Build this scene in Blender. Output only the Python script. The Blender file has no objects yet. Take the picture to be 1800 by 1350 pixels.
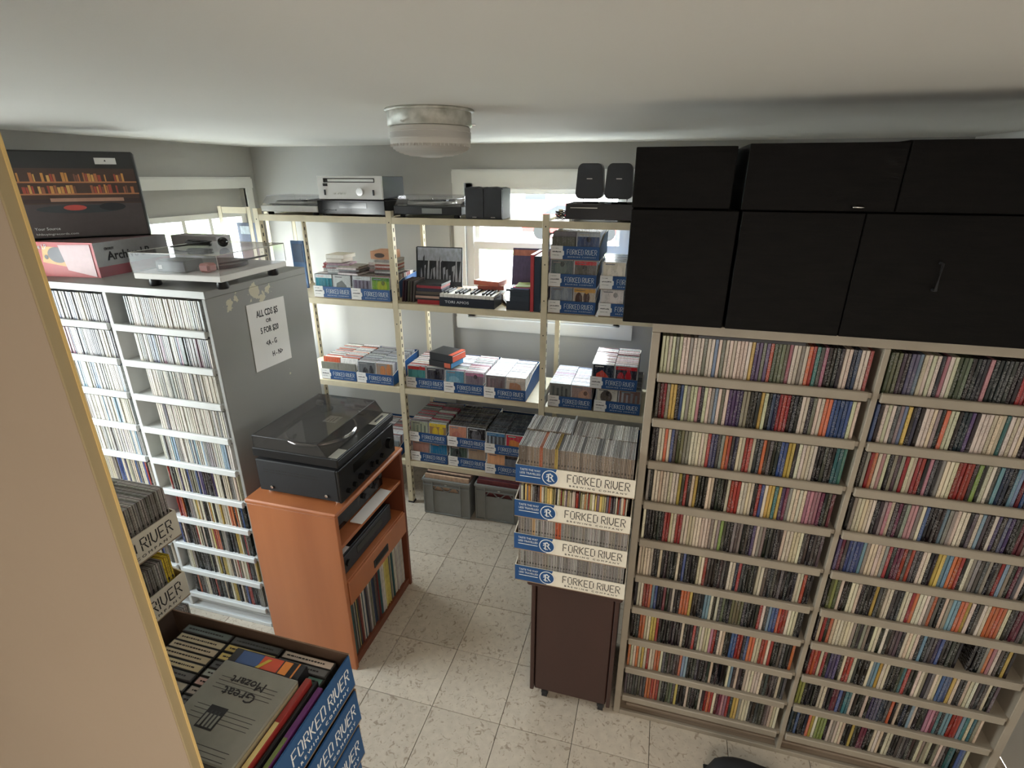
import bpy, math, random
from mathutils import Vector, Matrix
random.seed(7)
S = bpy.context.scene
C = S.collection
PI = math.pi

# ------------------------------------------------------------------ camera
cam = bpy.data.cameras.new('camera'); cam_ob = bpy.data.objects.new('camera', cam); C.objects.link(cam_ob)
cam.sensor_width = 36; cam.lens = 36 * 925 / 1800; cam.clip_start = 0.02
pitch, roll, yaw = 0.37527, -0.00212, 0.268537
cam_ob.matrix_world = (Matrix.Translation((0, 0, 2.14)) @ Matrix.Rotation(yaw, 4, 'Z')
                       @ Matrix.Rotation(PI / 2 - pitch, 4, 'X') @ Matrix.Rotation(-roll, 4, 'Z'))
S.camera = cam_ob
# ------------------------------------------------------------------ world, lights, exposure
S.view_settings.view_transform = 'Standard'; S.view_settings.look = 'None'
S.view_settings.gamma = 1.0; S.view_settings.use_curve_mapping = False
S.view_settings.exposure = 0.30
W = bpy.data.worlds.new('overcast'); S.world = W; W.use_nodes = True
wn = W.node_tree; bg = wn.nodes['Background']
tc = wn.nodes.new('ShaderNodeTexCoord'); sp = wn.nodes.new('ShaderNodeSeparateXYZ'); rp = wn.nodes.new('ShaderNodeValToRGB')
wn.links.new(tc.outputs['Generated'], sp.inputs[0]); wn.links.new(sp.outputs['Z'], rp.inputs[0])
rp.color_ramp.elements[0].position = 0.0; rp.color_ramp.elements[0].color = (1.0, 1.0, 0.99, 1)
rp.color_ramp.elements[1].position = 0.9; rp.color_ramp.elements[1].color = (0.80, 0.89, 1.0, 1)
wn.links.new(rp.outputs[0], bg.inputs[0]); bg.inputs[1].default_value = 23.0
S.cycles.max_bounces = 8; S.cycles.diffuse_bounces = 5; S.cycles.transparent_max_bounces = 16
S.cycles.sample_clamp_indirect = 6


def area(name, loc, rot, sx, sy, power, col=(1, 1, 1), portal=False):
    l = bpy.data.lights.new(name, 'AREA'); l.shape = 'RECTANGLE'; l.size = sx; l.size_y = sy
    l.energy = power; l.color = col
    o = bpy.data.objects.new(name, l); C.objects.link(o); o.location = loc; o.rotation_euler = rot
    if portal: l.cycles.is_portal = True
    return o


area('daylight_opening', (-0.75, 3.60, 1.65), (-PI / 2, 0, 0), 1.0, .8, 1, portal=True)
area('daylight_opening', (-3.02, 2.78, 1.45), (0, -PI / 2, 0), .85, 1.1, 1, portal=True)
area('daylight_opening', (-3.02, .90, 1.45), (0, -PI / 2, 0), .92, 1.1, 1, portal=True)
# room lamp behind the photographer
area('lamp_light', (0.55, -0.75, 2.24), (0, 0, 0), 0.9, 0.5, 18, (1.0, 0.83, 0.66))
# open doorway behind the photographer, daylight from the next room
area('lamp_light', (0.2, -1.5, 1.3), (PI / 2 * 1.0, 0, 0), 1.6, 1.6, 14, (1.0, 0.93, 0.86))


# ------------------------------------------------------------------ materials
def lin(c):
    return tuple((x / 255 / 12.92 if x / 255 <= 0.04045 else ((x / 255 + 0.055) / 1.055) ** 2.4) for x in c)


MATS = {}


def mat(name, rgb=(200, 200, 200), rough=0.6, metal=0.0, var=0.0, vscale=8.0, stretch=(1, 1, 1), bump=0.0, bscale=200.0,
        attr=False, rgb2=None, coat=0.0, spec=0.5, alpha=None):
    m = bpy.data.materials.new(name); m.use_nodes = True; MATS[name] = m
    nt = m.node_tree; b = nt.nodes['Principled BSDF']; L = nt.links
    b.inputs['Roughness'].default_value = rough; b.inputs['Metallic'].default_value = metal
    b.inputs['Specular IOR Level'].default_value = spec
    if coat: b.inputs['Coat Weight'].default_value = coat
    co = nt.nodes.new('ShaderNodeTexCoord'); mp = nt.nodes.new('ShaderNodeMapping'); mp.inputs['Scale'].default_value = stretch
    L.new(co.outputs['Object'], mp.inputs['Vector'])
    base = None
    if attr:
        a = nt.nodes.new('ShaderNodeAttribute'); a.attribute_name = 'Col'; base = a.outputs['Color']
    col = lin(rgb) + (1,)
    b.inputs['Base Color'].default_value = col
    if var or rgb2:
        n = nt.nodes.new('ShaderNodeTexNoise'); n.inputs['Scale'].default_value = vscale; n.inputs['Detail'].default_value = 5
        L.new(mp.outputs[0], n.inputs['Vector'])
        r = nt.nodes.new('ShaderNodeMapRange'); r.inputs[1].default_value = .3; r.inputs[2].default_value = .7
        L.new(n.outputs['Fac'], r.inputs[0])
        mx = nt.nodes.new('ShaderNodeMix'); mx.data_type = 'RGBA'
        L.new(r.outputs[0], mx.inputs[0])
        if rgb2:
            mx.inputs[6].default_value = col; mx.inputs[7].default_value = lin(rgb2) + (1,)
        elif base:
            mx.blend_type = 'MIX'
            h = nt.nodes.new('ShaderNodeHueSaturation'); h.inputs['Value'].default_value = 1 - var
            L.new(base, h.inputs['Color']); L.new(h.outputs[0], mx.inputs[7]); L.new(base, mx.inputs[6])
        else:
            mx.inputs[6].default_value = col; mx.inputs[7].default_value = tuple(x * (1 - var) for x in col[:3]) + (1,)
        L.new(mx.outputs[2], b.inputs['Base Color'])
    elif base:
        L.new(base, b.inputs['Base Color'])
    if bump:
        n2 = nt.nodes.new('ShaderNodeTexNoise'); n2.inputs['Scale'].default_value = bscale; n2.inputs['Detail'].default_value = 3
        L.new(mp.outputs[0], n2.inputs['Vector'])
        bp = nt.nodes.new('ShaderNodeBump'); bp.inputs['Strength'].default_value = bump; bp.inputs['Distance'].default_value = 0.002
        L.new(n2.outputs['Fac'], bp.inputs['Height']); L.new(bp.outputs[0], b.inputs['Normal'])
    return m


def clear_mat(name, tint, alpha, rough=0.03):
    """thin clear sheet: mostly lets light straight through, with a glossy surface"""
    m = bpy.data.materials.new(name); m.use_nodes = True; MATS[name] = m
    nt = m.node_tree; nt.nodes.clear(); L = nt.links
    out = nt.nodes.new('ShaderNodeOutputMaterial'); t = nt.nodes.new('ShaderNodeBsdfTransparent'); g = nt.nodes.new('ShaderNodeBsdfGlossy')
    d = nt.nodes.new('ShaderNodeBsdfDiffuse'); d.inputs[0].default_value = (.78, .76, .72, 1)
    t.inputs[0].default_value = tuple(tint) + (1,); g.inputs['Roughness'].default_value = rough
    fr = nt.nodes.new('ShaderNodeFresnel'); fr.inputs[0].default_value = 1.45
    m0 = nt.nodes.new('ShaderNodeMixShader'); m0.inputs[0].default_value = alpha
    L.new(t.outputs[0], m0.inputs[1]); L.new(d.outputs[0], m0.inputs[2])
    m1 = nt.nodes.new('ShaderNodeMixShader')
    ge = nt.nodes.new('ShaderNodeNewGeometry'); iv = nt.nodes.new('ShaderNodeMath'); iv.operation = 'SUBTRACT'; iv.inputs[0].default_value = 1.0
    ml = nt.nodes.new('ShaderNodeMath'); ml.operation = 'MULTIPLY'
    L.new(ge.outputs['Backfacing'], iv.inputs[1]); L.new(iv.outputs[0], ml.inputs[0]); L.new(fr.outputs[0], ml.inputs[1])
    L.new(ml.outputs[0], m1.inputs[0]); L.new(m0.outputs[0], m1.inputs[1]); L.new(g.outputs[0], m1.inputs[2])
    L.new(m1.outputs[0], out.inputs[0])
    return m


def cd_material():
    m = bpy.data.materials.new('disc_case_plastic'); m.use_nodes = True; MATS['cd'] = m
    nt = m.node_tree; b = nt.nodes['Principled BSDF']; L = nt.links
    b.inputs['Roughness'].default_value = 0.22
    a = nt.nodes.new('ShaderNodeAttribute'); a.attribute_name = 'Col'
    co = nt.nodes.new('ShaderNodeTexCoord'); oi = nt.nodes.new('ShaderNodeObjectInfo')
    mu = nt.nodes.new('ShaderNodeMath'); mu.operation = 'MULTIPLY'; mu.inputs[1].default_value = 37.0
    L.new(oi.outputs['Random'], mu.inputs[0])
    ad = nt.nodes.new('ShaderNodeVectorMath'); ad.operation = 'ADD'
    L.new(co.outputs['Object'], ad.inputs[0]); L.new(mu.outputs[0], ad.inputs[1])

    def noise(stretch, scale):
        mp = nt.nodes.new('ShaderNodeMapping'); mp.inputs['Scale'].default_value = stretch
        n = nt.nodes.new('ShaderNodeTexNoise'); n.inputs['Scale'].default_value = scale; n.inputs['Detail'].default_value = 1
        L.new(ad.outputs[0], mp.inputs[0]); L.new(mp.outputs[0], n.inputs['Vector'])
        return n.outputs['Fac']
    n1 = noise((1, .2, 1.0), 330)      # lettering-like flecks
    n2 = noise((1.6, .1, .22), 60)     # where along the spine the lettering sits
    g1 = nt.nodes.new('ShaderNodeMath'); g1.operation = 'GREATER_THAN'; g1.inputs[1].default_value = .52
    g2 = nt.nodes.new('ShaderNodeMath'); g2.operation = 'GREATER_THAN'; g2.inputs[1].default_value = .5
    L.new(n1, g1.inputs[0]); L.new(n2, g2.inputs[0])
    ml = nt.nodes.new('ShaderNodeMath'); ml.operation = 'MULTIPLY'; L.new(g1.outputs[0], ml.inputs[0]); L.new(g2.outputs[0], ml.inputs[1])
    m2 = nt.nodes.new('ShaderNodeMath'); m2.operation = 'MULTIPLY'; m2.inputs[1].default_value = .30; L.new(ml.outputs[0], m2.inputs[0])
    bw = nt.nodes.new('ShaderNodeRGBToBW'); L.new(a.outputs['Color'], bw.inputs[0])
    lt = nt.nodes.new('ShaderNodeMath'); lt.operation = 'LESS_THAN'; lt.inputs[1].default_value = .22; L.new(bw.outputs[0], lt.inputs[0])
    mr = nt.nodes.new('ShaderNodeMapRange'); mr.inputs[3].default_value = .03; mr.inputs[4].default_value = .34; L.new(lt.outputs[0], mr.inputs[0])
    mx = nt.nodes.new('ShaderNodeMix'); mx.data_type = 'RGBA'
    L.new(m2.outputs[0], mx.inputs[0]); L.new(a.outputs['Color'], mx.inputs[6]); L.new(mr.outputs[0], mx.inputs[7])
    L.new(mx.outputs[2], b.inputs['Base Color'])
    return m


CDM = cd_material()
mat('wall_paint', (172, 171, 167), .75, var=.06, vscale=2, bump=.15)
mat('ceiling_paint', (214, 211, 204), .8, var=.04, vscale=1.5, bump=.12, bscale=120)
mat('white_trim', (232, 232, 228), .45, var=.04, vscale=6)
mat('cream_metal', (214, 202, 172), .45, var=.12, vscale=14, bump=.05)
mat('dark_slot', (34, 31, 28), .8, var=.1)
mat('case_paint', (150, 141, 126), .5, var=.10, vscale=12, bump=.08)
mat('case_paint_light', (206, 208, 206), .5, var=.08, vscale=12, bump=.08)
mat('case_back', (60, 60, 62), .8, var=.1)
mat('case_board', (150, 134, 116), .6, var=.35, vscale=9, stretch=(.3, 14, 14))
mat('case_board_light', (214, 212, 208), .6, var=.25, vscale=9, stretch=(.3, 14, 14))
mat('black', (20, 20, 22), .38, var=.1)
mat('black_matt', (24, 25, 28), .7, var=.15)
mat('black_gloss', (15, 15, 17), .15, var=.1)
mat('charcoal', (44, 46, 50), .5, var=.1)
mat('grey_plastic', (128, 130, 127), .5, var=.08, vscale=20)
mat('silver', (205, 203, 196), .3, metal=.7, var=.08, vscale=30)
mat('chrome', (225, 225, 225), .15, metal=1)
mat('paper', (232, 230, 226), .7, var=.04)
mat('ink', (28, 28, 32), .7, var=.05)
mat('white_ink', (224, 226, 226), .6, var=.03)
mat('carton', rough=.6, attr=True, var=.12, vscale=18)
mat('printed', rough=.45, attr=True, var=.1, vscale=40)
mat('sleeve', rough=.5, attr=True, var=.35, vscale=60, stretch=(1, 1, .5))
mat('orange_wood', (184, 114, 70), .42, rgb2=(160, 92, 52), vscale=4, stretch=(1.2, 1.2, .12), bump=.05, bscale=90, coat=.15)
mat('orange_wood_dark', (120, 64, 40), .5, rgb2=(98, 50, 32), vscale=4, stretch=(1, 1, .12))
mat('brown_wood', (62, 38, 32), .4, rgb2=(46, 29, 26), vscale=3, stretch=(1, 1, .15), bump=.05, coat=.1)
mat('black_wood', (14, 12, 11), .6, rgb2=(3, 3, 3), vscale=7, stretch=(1.5, 1, 12), bump=.2, bscale=30, spec=.12)
mat('cream_board', (160, 143, 124), .55, var=.05, vscale=3, bump=.1, bscale=60)
mat('cream_edge', (158, 143, 110), .45, var=.08, vscale=8)
mat('edge_highlight', (206, 178, 118), .35, var=.05)
mat('lamp_metal', (206, 206, 198), .4, metal=.2, rgb2=(150, 150, 140), vscale=25)
mat('subfloor', (48, 42, 36), .9, var=.1)
mat('grass', (120, 150, 84), .9, rgb2=(160, 176, 110), vscale=1.2)
mat('asphalt', (150, 148, 145), .9, var=.15, vscale=3)
mat('car_red', (190, 16, 34), .3, var=.05, coat=.6)
mat('car_glass', (30, 34, 40), .1, var=.05)
mat('tyre', (20, 20, 20), .8, var=.05)
mat('siding', (205, 205, 200), .8, var=.06)
clear_mat('window_glass', (.96, .98, .97), .0)
clear_mat('clear_lid', (.93, .93, .94), .06, .05)
clear_mat('smoked_lid', (.62, .60, .60), .05, .05)
clear_mat('lamp_glass', (.9, .88, .85), .7, .15)


def tile_material():
    m = mat('floor_tile', (198, 187, 170), .38, var=.16, vscale=30, bump=.06, bscale=50)
    nt = m.node_tree; L = nt.links; b = nt.nodes['Principled BSDF']
    src = b.inputs['Base Color'].links[0].from_socket
    co = nt.nodes.new('ShaderNodeTexCoord'); oi = nt.nodes.new('ShaderNodeObjectInfo')
    ad = nt.nodes.new('ShaderNodeVectorMath'); ad.operation = 'ADD'; L.new(co.outputs['Object'], ad.inputs[0])
    mu = nt.nodes.new('ShaderNodeMath'); mu.operation = 'MULTIPLY'; mu.inputs[1].default_value = 50; L.new(oi.outputs['Random'], mu.inputs[0]); L.new(mu.outputs[0], ad.inputs[1])
    n = nt.nodes.new('ShaderNodeTexNoise'); n.inputs['Scale'].default_value = 38; n.inputs['Detail'].default_value = 6; n.inputs['Distortion'].default_value = 1.6
    L.new(ad.outputs[0], n.inputs['Vector'])
    r = nt.nodes.new('ShaderNodeMapRange'); r.inputs[1].default_value = .565; r.inputs[2].default_value = .67; r.inputs[4].default_value = .62
    L.new(n.outputs['Fac'], r.inputs[0])
    mx = nt.nodes.new('ShaderNodeMix'); mx.data_type = 'RGBA'; mx.inputs[7].default_value = lin((120, 100, 80)) + (1,)
    L.new(r.outputs[0], mx.inputs[0]); L.new(src, mx.inputs[6])
    # a slightly different tone for every tile
    h = nt.nodes.new('ShaderNodeHueSaturation'); mr = nt.nodes.new('ShaderNodeMapRange'); mr.inputs[3].default_value = .9; mr.inputs[4].default_value = 1.05
    L.new(oi.outputs['Random'], mr.inputs[0]); L.new(mr.outputs[0], h.inputs['Value']); L.new(mx.outputs[2], h.inputs['Color'])
    L.new(h.outputs[0], b.inputs['Base Color'])


tile_material()


def scuffed(name, base, scuff, spots):
    """painted board with chipped patches at given places (object space: y, z, radius)"""
    m = mat(name, base, .55, var=.06, vscale=3, bump=.06)
    nt = m.node_tree; L = nt.links; b = nt.nodes['Principled BSDF']
    src = b.inputs['Base Color'].links[0].from_socket
    co = nt.nodes.new('ShaderNodeTexCoord')
    n = nt.nodes.new('ShaderNodeTexNoise'); n.inputs['Scale'].default_value = 45; n.inputs['Detail'].default_value = 4; L.new(co.outputs['Object'], n.inputs['Vector'])
    acc = None
    for (px, py, pz, r) in spots:
        d = nt.nodes.new('ShaderNodeVectorMath'); d.operation = 'DISTANCE'; d.inputs[1].default_value = (px, py, pz); L.new(co.outputs['Object'], d.inputs[0])
        q = nt.nodes.new('ShaderNodeMath'); q.operation = 'MULTIPLY_ADD'; q.inputs[1].default_value = .09; q.inputs[2].default_value = -.045 - r
        L.new(n.outputs['Fac'], q.inputs[0])
        s = nt.nodes.new('ShaderNodeMath'); s.operation = 'ADD'; L.new(d.outputs['Value'], s.inputs[0]); L.new(q.outputs[0], s.inputs[1])
        t = nt.nodes.new('ShaderNodeMath'); t.operation = 'LESS_THAN'; t.inputs[1].default_value = 0; L.new(s.outputs[0], t.inputs[0])
        if acc is None: acc = t.outputs[0]
        else:
            mxx = nt.nodes.new('ShaderNodeMath'); mxx.operation = 'MAXIMUM'; L.new(acc, mxx.inputs[0]); L.new(t.outputs[0], mxx.inputs[1]); acc = mxx.outputs[0]
    mx = nt.nodes.new('ShaderNodeMix'); mx.data_type = 'RGBA'; mx.inputs[7].default_value = lin(scuff) + (1,)
    L.new(acc, mx.inputs[0]); L.new(src, mx.inputs[6]); L.new(mx.outputs[2], b.inputs['Base Color'])


# ------------------------------------------------------------------ mesh building
class MB:
    def __init__(s): s.v = []; s.f = []; s.c = []; s.sm = []

    def add(s, vs, fs, col=None, M=None, smooth=False):
        n = len(s.v)
        s.v += [(M @ Vector(p))[:] if M else tuple(p) for p in vs]
        for i, f in enumerate(fs):
            s.f.append(tuple(n + k for k in f)); s.sm.append(smooth)
            s.c.append(col[i] if isinstance(col, list) else col)
        return s

    def box(s, x0, x1, y0, y1, z0, z1, col=None, M=None):
        # face order: bottom, top, front(-y), right(+x), back(+y), left(-x)
        return s.add([(x0, y0, z0), (x1, y0, z0), (x1, y1, z0), (x0, y1, z0), (x0, y0, z1), (x1, y0, z1), (x1, y1, z1), (x0, y1, z1)],
                     [(0, 3, 2, 1), (4, 5, 6, 7), (0, 1, 5, 4), (1, 2, 6, 5), (2, 3, 7, 6), (3, 0, 4, 7)], col, M)

    def hexa(s, p, col=None, M=None):
        return s.add(p, [(0, 3, 2, 1), (4, 5, 6, 7), (0, 1, 5, 4), (1, 2, 6, 5), (2, 3, 7, 6), (3, 0, 4, 7)], col, M)

    def bbox(s, x0, x1, y0, y1, z0, z1, b=.004, col=None, M=None):
        """box with chamfered edges"""
        b = min(b, (x1 - x0) / 2.01, (y1 - y0) / 2.01, (z1 - z0) / 2.01)
        vs = []
        for z, q in ((z0, b), (z0 + b, 0), (z1 - b, 0), (z1, b)):
            ring = [(x0 + b, y0), (x1 - b, y0), (x1, y0 + b), (x1, y1 - b), (x1 - b, y1), (x0 + b, y1), (x0, y1 - b), (x0, y0 + b)]
            for (x, y) in ring:
                vs.append((min(max(x, x0 + q), x1 - q), min(max(y, y0 + q), y1 - q), z))
        fs = []
        for k in range(3):
            for i in range(8):
                j = (i + 1) % 8; fs.append((k * 8 + i, k * 8 + j, k * 8 + 8 + j, k * 8 + 8 + i))
        fs.append(tuple(range(7, -1, -1))); fs.append(tuple(range(24, 32)))
        return s.add(vs, fs, col, M)

    def prism(s, poly, a, b, axis='y', col=None, M=None):
        """poly of 2D points extruded from a to b along axis; 'y': points are (x, z); 'x': (y, z); 'z': (x, y)"""
        n = len(poly)
        mk = {'y': lambda p, t: (p[0], t, p[1]), 'x': lambda p, t: (t, p[0], p[1]), 'z': lambda p, t: (p[0], p[1], t)}[axis]
        vs = [mk(p, a) for p in poly] + [mk(p, b) for p in poly]
        fs = [tuple(range(n)), tuple(range(2 * n - 1, n - 1, -1))] + [((i + 1) % n, i, n + i, n + (i + 1) % n) for i in range(n)]
        return s.add(vs, fs, col, M)

    def lathe(s, prof, n=32, cx=0, cy=0, col=None, M=None, smooth=True):
        vs = []; fs = []
        for (r, z) in prof:
            for i in range(n):
                a = 2 * PI * i / n; vs.append((cx + r * math.cos(a), cy + r * math.sin(a), z))
        for k in range(len(prof) - 1):
            for i in range(n):
                j = (i + 1) % n; fs.append((k * n + i, k * n + j, k * n + n + j, k * n + n + i))
        s.add(vs, fs, col, M, smooth)
        s.add([vs[i] for i in range(n)], [tuple(range(n - 1, -1, -1))], col, M)
        s.add([vs[-n + i] for i in range(n)], [tuple(range(n))], col, M)
        return s

    def cyl(s, p, r, h, axis='z', n=16, col=None, M=None):
        R = {'z': Matrix(), 'x': Matrix.Rotation(PI / 2, 4, 'Y'), 'y': Matrix.Rotation(-PI / 2, 4, 'X')}[axis]
        Q = Matrix.Translation(p) @ R
        return s.lathe([(r, 0), (r, h)], n, 0, 0, col, (M @ Q) if M else Q)

    def tube(s, pts, r, n=6, col=None, M=None):
        vs = []; fs = []; P = [Vector(p) for p in pts]
        for k, p in enumerate(P):
            t = (P[min(k + 1, len(P) - 1)] - P[max(k - 1, 0)]).normalized()
            u = t.cross(Vector((0, 0, 1)));
            if u.length < 1e-3: u = Vector((1, 0, 0))
            u.normalize(); w = t.cross(u)
            for i in range(n):
                a = 2 * PI * i / n; vs.append((p + (u * math.cos(a) + w * math.sin(a)) * r)[:])
        for k in range(len(P) - 1):
            for i in range(n):
                j = (i + 1) % n; fs.append((k * n + i, k * n + j, k * n + n + j, k * n + n + i))
        fs.append(tuple(range(n - 1, -1, -1))); fs.append(tuple(range((len(P) - 1) * n, len(P) * n)))
        return s.add(vs, fs, col, M, True)

    def mesh(s, name, m, off=(0, 0, 0)):
        me = bpy.data.meshes.new(name)
        ox, oy, oz = off
        me.from_pydata([(x - ox, y - oy, z - oz) for x, y, z in s.v], [], s.f)
        me.materials.append(MATS[m] if isinstance(m, str) else m)
        me.polygons.foreach_set('use_smooth', s.sm)
        if any(c is not None for c in s.c):
            a = me.attributes.new('Col', 'FLOAT_COLOR', 'FACE')
            flat = []
            for c in s.c:
                flat += list(lin(c or (128, 128, 128))) + [1.0]
            a.data.foreach_set('color', flat)
        me.update()
        return me


def origin_of(o):
    v = Vector((0, 0, 0))
    while o is not None:
        v += o.location; o = o.parent
    return v


def props(o, label=None, cat=None, group=None, kind=None):
    if label: o['label'] = label
    if cat: o['category'] = cat
    if group: o['group'] = group
    if kind: o['kind'] = kind
    return o


def part(name, mb, m, parent=None, label=None, kind=None):
    """link geometry given in world space as one mesh object under parent"""
    off = origin_of(parent) if parent else Vector((0, 0, 0))
    o = bpy.data.objects.new(name, mb.mesh(name, m, off)); C.objects.link(o)
    if parent: o.parent = parent
    return props(o, label, None, None, kind)


def thing(name, label, cat, loc, group=None):
    o = bpy.data.objects.new(name, None); o.empty_display_size = .05; C.objects.link(o); o.location = loc
    return props(o, label, cat, group)


def solo(name, mb, m, label, cat, group=None, loc=(0, 0, 0)):
    """a thing that is one mesh, geometry in world space, origin at loc"""
    o = bpy.data.objects.new(name, mb.mesh(name, m, loc)); C.objects.link(o); o.location = loc
    return props(o, label, cat, group)


def inst(name, me, parent, loc, rot=(0, 0, 0), label=None, cat=None, group=None, kind=None):
    o = bpy.data.objects.new(name, me); C.objects.link(o); o.location = loc; o.rotation_euler = rot
    if parent: o.parent = parent
    return props(o, label, cat, group, kind)


def copy_tree(o, parent=None):
    c = o.copy(); C.objects.link(c)
    if parent is not None: c.parent = parent
    for ch in list(o.children): copy_tree(ch, c)
    return c


def struct(name, mb, m, parent=None):
    return part(name, mb, m, parent, kind='structure')


_txt = {}


def text_mesh(s, size, m, width=None, extrude=.0004, align='CENTER'):
    """lettering standing in the xz plane, facing -y, centred on its origin"""
    key = (s, size, m, width, align)
    if key in _txt: return _txt[key]
    cu = bpy.data.curves.new('lettering', 'FONT'); cu.body = s; cu.size = size; cu.extrude = extrude; cu.resolution_u = 2; cu.offset = size * .018 if (m == 'ink' and s[0] in 'AO5<H') else 0
    cu.align_x = align; cu.align_y = 'CENTER'
    o = bpy.data.objects.new('lettering_source', cu); C.objects.link(o)
    dg = bpy.context.evaluated_depsgraph_get()
    me = bpy.data.meshes.new_from_object(o.evaluated_get(dg))
    bpy.data.objects.remove(o)
    xs = [v.co.x for v in me.vertices]
    k = 1.0 if width is None else width / max(1e-6, max(xs) - min(xs))
    me.transform(Matrix.Rotation(PI / 2, 4, 'X') @ Matrix.Scale(k, 4, (1, 0, 0)))
    me.materials.clear(); me.materials.append(MATS[m])
    _txt[key] = me
    return me


STROKES = {
    'F': [(0, 0, 0, 2.6), (0, 3.1, 0, 6), (.5, 6, 3, 6), (.6, 3, 2.4, 3)],
    'O': [(0, .8, 0, 5.2), (.5, 6, 2.5, 6), (3, 5.2, 3, .8), (2.5, 0, .5, 0)],
    'R': [(0, 0, 0, 2.6), (0, 3.2, 0, 6), (.5, 6, 2.4, 6), (3, 5.4, 3, 3.6), (.6, 3, 2.4, 3), (1.6, 2.4, 3.1, 0)],
    'K': [(0, 0, 0, 6), (.6, 3.2, 2.9, 6), (.9, 2.7, 3, 0)],
    'E': [(0, 0, 0, 6), (.5, 6, 3, 6), (.6, 3, 2.4, 3), (.5, 0, 3, 0)],
    'D': [(0, 0, 0, 6), (.5, 6, 2.3, 6), (3, 5.2, 3, .8), (.5, 0, 2.3, 0)],
    'I': [(0, 0, 0, 2.6), (0, 3.2, 0, 6)],
    'V': [(0, 6, 0, 2), (.1, 1.8, 1.4, 0), (1.7, 0, 2.9, 1.8), (3, 2, 3, 6)],
}


def stencil(s, width, height, m):
    key = ('st', s, width, height, m)
    if key in _txt: return _txt[key]
    mb = MB(); x = 0.0; segs = []
    for ch in s:
        if ch == ' ': x += 1.8; continue
        for a in STROKES[ch]: segs.append((a[0] + x, a[1], a[2] + x, a[3]))
        x += (1.4 if ch == 'I' else 4.4)
    tot = x - 1.4; kx = width / tot; kz = height / 6
    t = min(kx, kz) * .29
    for (a, b, c, d) in segs:
        p = Vector((a * kx, 0, b * kz)); q = Vector((c * kx, 0, d * kz)); u = (q - p).normalized(); n = Vector((-u.z, 0, u.x)) * t
        p -= u * t * .4; q += u * t * .4
        e = Vector((0, -.0006, 0))
        mb.hexa([p - n + e, q - n + e, q - n, p - n, p + n + e, q + n + e, q + n, p + n])
    me = mb.mesh('lettering', m); _txt[key] = me
    return me


# ------------------------------------------------------------------ ROOM
XL, XR, YB, YF, ZC = -2.93, 1.50, 3.50, -1.60, 2.335
fl = struct('floor', MB().box(XL, XR, YF, YB, -.12, -.006), 'subfloor')
g = .3048; tm = MB().bbox(-.1512, .1512, -.1512, .1512, -.006, 0, .0008).mesh('tile', 'floor_tile')
for i in range(-9, 7):
    for j in range(-1, 11):
        cx = -.455 + (i + .5) * g; cy = 1.465 + (j - 3.5 + .0) * g
        x0, x1 = max(cx - g / 2, XL), min(cx + g / 2, XR)
        if x1 - x0 < .02 or cy - g / 2 > YB - .02: continue
        if abs((x1 - x0) - g) < 1e-3 and cy + g / 2 < YB:
            o = inst('tile', tm, fl, (cx, cy, 0), (0, 0, (i + j) % 2 * PI / 2))
        else:
            part('tile', MB().box(x0 + .001, x1 - .001, cy - .1516, min(cy + .1516, YB), -.006, 0), 'floor_tile', fl)
part('front_boards', MB().box(XL, XR, YF, 1.465 - 4.99 * g, -.006, -.0005), 'floor_tile', fl)
struct('ceiling', MB().box(XL - .12, XR + .12, YF - .12, YB + .12, ZC, ZC + .1), 'ceiling_paint')
# back wall with window opening
wx0, wx1, wz0, wz1 = -1.29, -.215, 1.20, 2.10
mb = MB()
mb.box(XL - .12, wx0, YB, YB + .12, 0, ZC); mb.box(wx1, XR + .12, YB, YB + .12, 0, ZC)
mb.box(wx0, wx1, YB, YB + .12, 0, wz0); mb.box(wx0, wx1, YB, YB + .12, wz1, ZC)
struct('wall_back', mb, 'wall_paint')
mb = MB()
LW = [(.32, 1.47), (2.20, 3.37)]
ys = [YF] + [y for p in LW for y in p] + [YB]
for k in range(0, len(ys), 2): mb.box(XL - .12, XL, ys[k], ys[k + 1], 0, ZC)
for (a, b) in LW: mb.box(XL - .12, XL, a, b, 0, .95); mb.box(XL - .12, XL, a, b, 2.06, ZC)
struct('wall_left', mb, 'wall_paint')
struct('wall_right', MB().box(XR, XR + .12, YF, YB, 0, ZC), 'white_trim')
struct('wall_front', MB().box(XL - .12, XR + .12, YF - .12, YF, 0, ZC), 'wall_paint')
# pilaster in the back wall that shows behind the shelving
struct('trim_1', MB().box(-1.47, -1.40, YB - .03, YB, .0, 1.9), 'wall_paint')


def casing(parent, u0, u1, z0, z1, w, place):
    """stepped casing round an opening; place(u, d, z) -> world"""
    for (a, b, c, d) in ((u0 - w, u1 + w, z1, z1 + w), (u0 - w, u1 + w, z0 - w, z0), (u0 - w, u0, z0, z1), (u1, u1 + w, z0, z1)):
        mb = MB()
        for (i0, dep) in ((0, .012), (.012, .02), (.05, .014)):
            x0, x1, y0, y1 = a, b, c, d
            if b - a > d - c:
                if c >= z1: y0, y1 = c + 0, d - i0
                else: y0, y1 = c + i0, d
            else:
                if a < u0: x0 = a + i0
                else: x1 = b - i0
            mb.hexa([place(x0, 0, y0), place(x1, 0, y0), place(x1, -dep, y0), place(x0, -dep, y0),
                     place(x0, 0, y1), place(x1, 0, y1), place(x1, -dep, y1), place(x0, -dep, y1)])
        part('window_casing', mb, 'white_trim', parent)


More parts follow.
